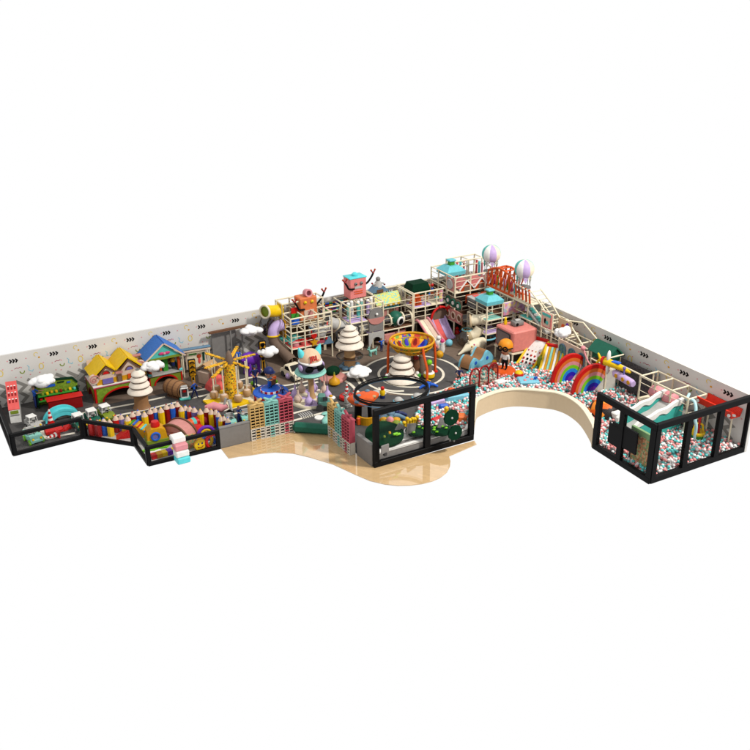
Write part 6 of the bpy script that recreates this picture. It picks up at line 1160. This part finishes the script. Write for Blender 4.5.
for y in (-.12, -2.3): B().lathe([(.13, 0), (.11, .05), (.001, .06)], 'white', T(-.1, y, .1), 14).lathe([(.09, 0), (.09, .06)], 'white', T(-.46, y, .2) @ RY(R(-90)), 12).obj('disc', t)
B().path([(.2, -.4, -2), (.2, -.4, 0)], .05, 'cream').path([(.2, -2.0, -2), (.2, -2.0, 0)], .05, 'cream').obj('post', t)
o = B().path(smooth([Vector(p) for p in ((0, 0, 0), (.0, -.5, .12), (-.1, -.8, -.15), (-.25, -1.0, -.75), (-.2, -1.1, -1.2), (-.2, -1.1, -2.0))], 5), .09, 'paleblue', None, 10).path([(0, 0, 0), (.5, .3, .1)], .08, 'paleblue', None, 10).obj('blue_pipe', None, (-1.4, -22.9, 2.2)); tag(o, 'pale blue bent pipe beside the red tray', 'pipe')
p = G(697, 438, .2); t = thing('spring_seat', 'yellow and green bucket seat with red pole in the balls', 'seat', (p.x, p.y, .15), R(-20)); t.scale = (.85,)*3
B().lathe([(.3, 0), (.42, .14), (.44, .36), (.36, .4)], 'green', None, 22).obj('bucket', t); B().lathe([(.44, .36), (.48, .48), (.42, .6), (.32, .5), (.2, .4), (.001, .38)], 'yellow', None, 22).path([(-.36, 0, .5), (-.26, 0, 1.0), (0, .1, 1.15), (.26, 0, 1.0), (.36, 0, .5)], .08, 'yellow', None, 8).obj('seat_rim', t); B().path([(0, 0, .4), (.04, .05, 1.0), (.02, .05, 1.5), (.12, .05, 1.75)], [.1, .09, .1, .16], 'red', None, 10).obj('pole', t)
# dome, counter board and panel behind the left corner glass
p = G(605, 412, .3); t = thing('lava_dome', 'orange and black lava-patterned dome in the balls by the glass', 'dome', (p.x, p.y, 0), 0); B().lathe([(1.05, 0), (1.0, .4), (.8, .8), (.45, 1.05), (.001, 1.12)], 'lava', None, 26).obj('shell', t)
o = B().box((0, 0, 0), (.7, .5, .36), 'white', None, .06).box((.05, -.26, .02), (.3, .04, .1), 'coral').obj('white_block', None, G(617, 414, .55)); tag(o, 'white block with a coral mark beside the lava dome', 'block')
t = thing('hedge_board', 'green and brown mottled counter board inside the corner glass', 'board', (-6.3, -24.75, 0), R(-90)); B().box((0, 0, 1.15), (1.7, .12, 1.7), 'hedgepanel', None, .02).box((0, 0, 2.1), (1.75, .16, .34), 'sagegreen', None, .02).obj('board', t)
for x in (-.8, .8): B().box((x, 0, .4), (.1, .14, .8), 'darkgrey').obj('leg', t)
# things in the balls behind the tall glass
for lb, x, y, c, s_, nm in (('lilac foam cushion in the balls behind the tall glass', 436, 403, 'lilac', (1.0, .6, .34), 'cushion'), ('turquoise foam bench in the balls behind the tall glass', 456, 399, 'skyblue', (1.7, .6, .4), 'bench'), ('orange foam wedge at right in the balls behind the tall glass', 458, 420, 'orange2', (.9, .7, .4), 'wedge'), ('orange foam block above the turquoise bench', 451.5, 395.5, 'orange', (.5, .45, .5), 'block'), ('yellow foam block left of the orange block in balls', 444, 397.5, 'yellow', (.5, .4, .36), 'block'), ('red foam bar low in the balls behind the tall glass', 436.5, 420, 'red', (.7, .3, .22), 'bar'), ('blue foam piece in the middle of the balls behind glass', 443.5, 408, 'blue', (.6, .3, .3), 'block'), ('orange-red foam slab by the frame corner at the pit edge', 465, 394.5, 'orange', (.7, .5, .3), 'slab'), ('small yellow foam peg beside the upper lollipop disc', 446, 413, 'yellow', (.26, .22, .5), 'peg')):
    p = G(x, y, .3); o = B().box((0, 0, s_[2]/2), s_, c, None, .07).obj('foam_'+nm, None, (p.x, p.y, .26)); o.rotation_euler = (R(random.uniform(-8, 8)), R(random.uniform(-8, 8)), R(random.uniform(-30, 10))); tag(o, lb, nm)
t = thing('roof_mouse', 'grey round-eared soft figure on a blue-grey tent above cafe', 'soft figure', (-8.65, -.5, 3.3), 0)
B().prism([(-.75, 0), (.75, 0), (.3, .42), (-.3, .42)], -.3, .3, 'bluegrey', FA).box((0, -.32, .1), (.5, .05, .2), 'brown').obj('tent', t)
B().path([(0, 0, .35), (0, 0, .62), (0, -.03, .8)], [.36, .24, .14], 'lightgrey', None, 14).path([(-.1, 0, .62), (-.4, -.05, .55), (-.5, -.05, .66)], .06, 'lightgrey').path([(.1, 0, .62), (.4, -.05, .55), (.52, -.05, .44)], .06, 'lightgrey').ball((0, -.03, .92), .17, 'grey', None, 2).obj('body', t)
for s_ in (-1, 1): B().ball((s_*.5, -.06, .66 if s_ < 0 else .44), .08, 'darkred', None, 1).obj('hand', t)
B().path([(0, .1, -3.3), (0, .1, 0)], .05, 'cream').obj('support', t)
# ------------------------------------------------------------------ ball pit
pit = [(-12.15, -16.75), (-12.2, -17.3)]+[(x+.3*(x+9.0)/math.hypot(x+9, y+19.2), y+.3*(y+19.2)/math.hypot(x+9, y+19.2)) for x, y in curve[2:-2]]+[(-6.45, -21.6), (-6.62, -25.8), (-.05, -25.8), (-.05, -16), (-.05, -12.4), (-1.6, -11.0), (-3.2, -10.3), (-4.6, -10.0), (-5.8, -9.75), (-6.9, -9.95), (-7.8, -10.35), (-8.9, -10.9), (-9.4, -11.7), (-11.2, -12.0), (-12.4, -12.6), (-13.6, -13.9), (-13.9, -15.0), (-13.4, -15.75), (-12.6, -16.3)]
def inside(P, X, Y):
    r = np.zeros(X.shape, bool); n = len(P)
    for i in range(n):
        (x1, y1), (x2, y2) = P[i], P[(i+1) % n]
        if y1 == y2: continue
        r ^= ((y1 > Y) != (y2 > Y)) & (X < (x2-x1)*(Y-y1)/(y2-y1)+x1)
    return r
rb = .088; pos = []
for L_, zz in ((0, .09), (1, .22), (2, .345)):
    gx, gy = np.meshgrid(np.arange(-14.2, 0, .178), np.arange(-26, -9.5, .156)); gx = gx+(np.arange(gx.shape[0])[:, None] % 2)*.089+L_*.06; gy = gy+L_*.05
    X = gx.ravel()+RS.uniform(-.03, .03, gx.size); Y = gy.ravel()+RS.uniform(-.03, .03, gx.size); k = inside(pit, X, Y)
    e = RS.rand(X.size) < (.96, .9, .55)[L_]; k &= e; X, Y = X[k], Y[k]
    pos.append(np.stack([X, Y, zz+RS.uniform(-.03, .035, X.size)], 1))
pos = np.concatenate(pos); colr = RS.choice(4, len(pos), p=[.34, .24, .34, .08]); CN = ['ballpink', 'ballteal', 'ballwhite', 'ballgrey']
struct(B().prism(pit, .002, .03, 'brownfloor').obj('ball_pit_floor'))
# the largest in the picture: upper balls nearest to the camera behind the corner glass
dist = np.linalg.norm(pos-np.array(CAMLOC), axis=1)+np.where(pos[:, 2] > .3, 0, 100); order = np.argsort(dist)[:300]; keep = np.ones(len(pos), bool); keep[order] = False
me_b = {}
for c in range(4): me_b[c] = B().ball((0, 0, 0), rb, CN[c], None, 2).obj('ball_source').data
for o in [o for o in bpy.data.objects if o.name.startswith('ball_source')]: bpy.data.objects.remove(o)
lbs = ['pink pit ball heaped against the corner glass', 'teal pit ball heaped against the corner glass', 'white pit ball heaped against the corner glass', 'grey pit ball heaped against the corner glass']
for i in order:
    o = bpy.data.objects.new('pit_ball', me_b[int(colr[i])]); COL.objects.link(o); o.location = pos[i]; tag(o, lbs[int(colr[i])], 'ball', 'loose pit balls behind the corner glass')
v, f = ico(2); V0 = np.array([tuple(q) for q in v])*rb; F0 = np.array(f); P_ = pos[keep]; c_ = colr[keep]; n = len(P_)
VV = (P_[:, None, :]+V0[None]).reshape(-1, 3); FF = (F0[None]+(np.arange(n)*len(V0))[:, None, None]).reshape(-1, 3)
me = bpy.data.meshes.new('ball_heap'); me.vertices.add(len(VV)); me.vertices.foreach_set('co', VV.ravel()); me.loops.add(FF.size); me.loops.foreach_set('vertex_index', FF.ravel().astype(np.int32)); me.polygons.add(len(FF)); me.polygons.foreach_set('loop_start', np.arange(0, FF.size, 3, dtype=np.int32))
for c in CN: me.materials.append(mat(c))
me.polygons.foreach_set('material_index', np.repeat(c_, len(F0)).astype(np.int32)); me.polygons.foreach_set('use_smooth', np.ones(len(FF), bool)); me.update(); me.validate()
o = bpy.data.objects.new('ball_heap', me); COL.objects.link(o); tag(o, 'pink, teal and white plastic balls filling the pit', 'balls', None, 'stuff')
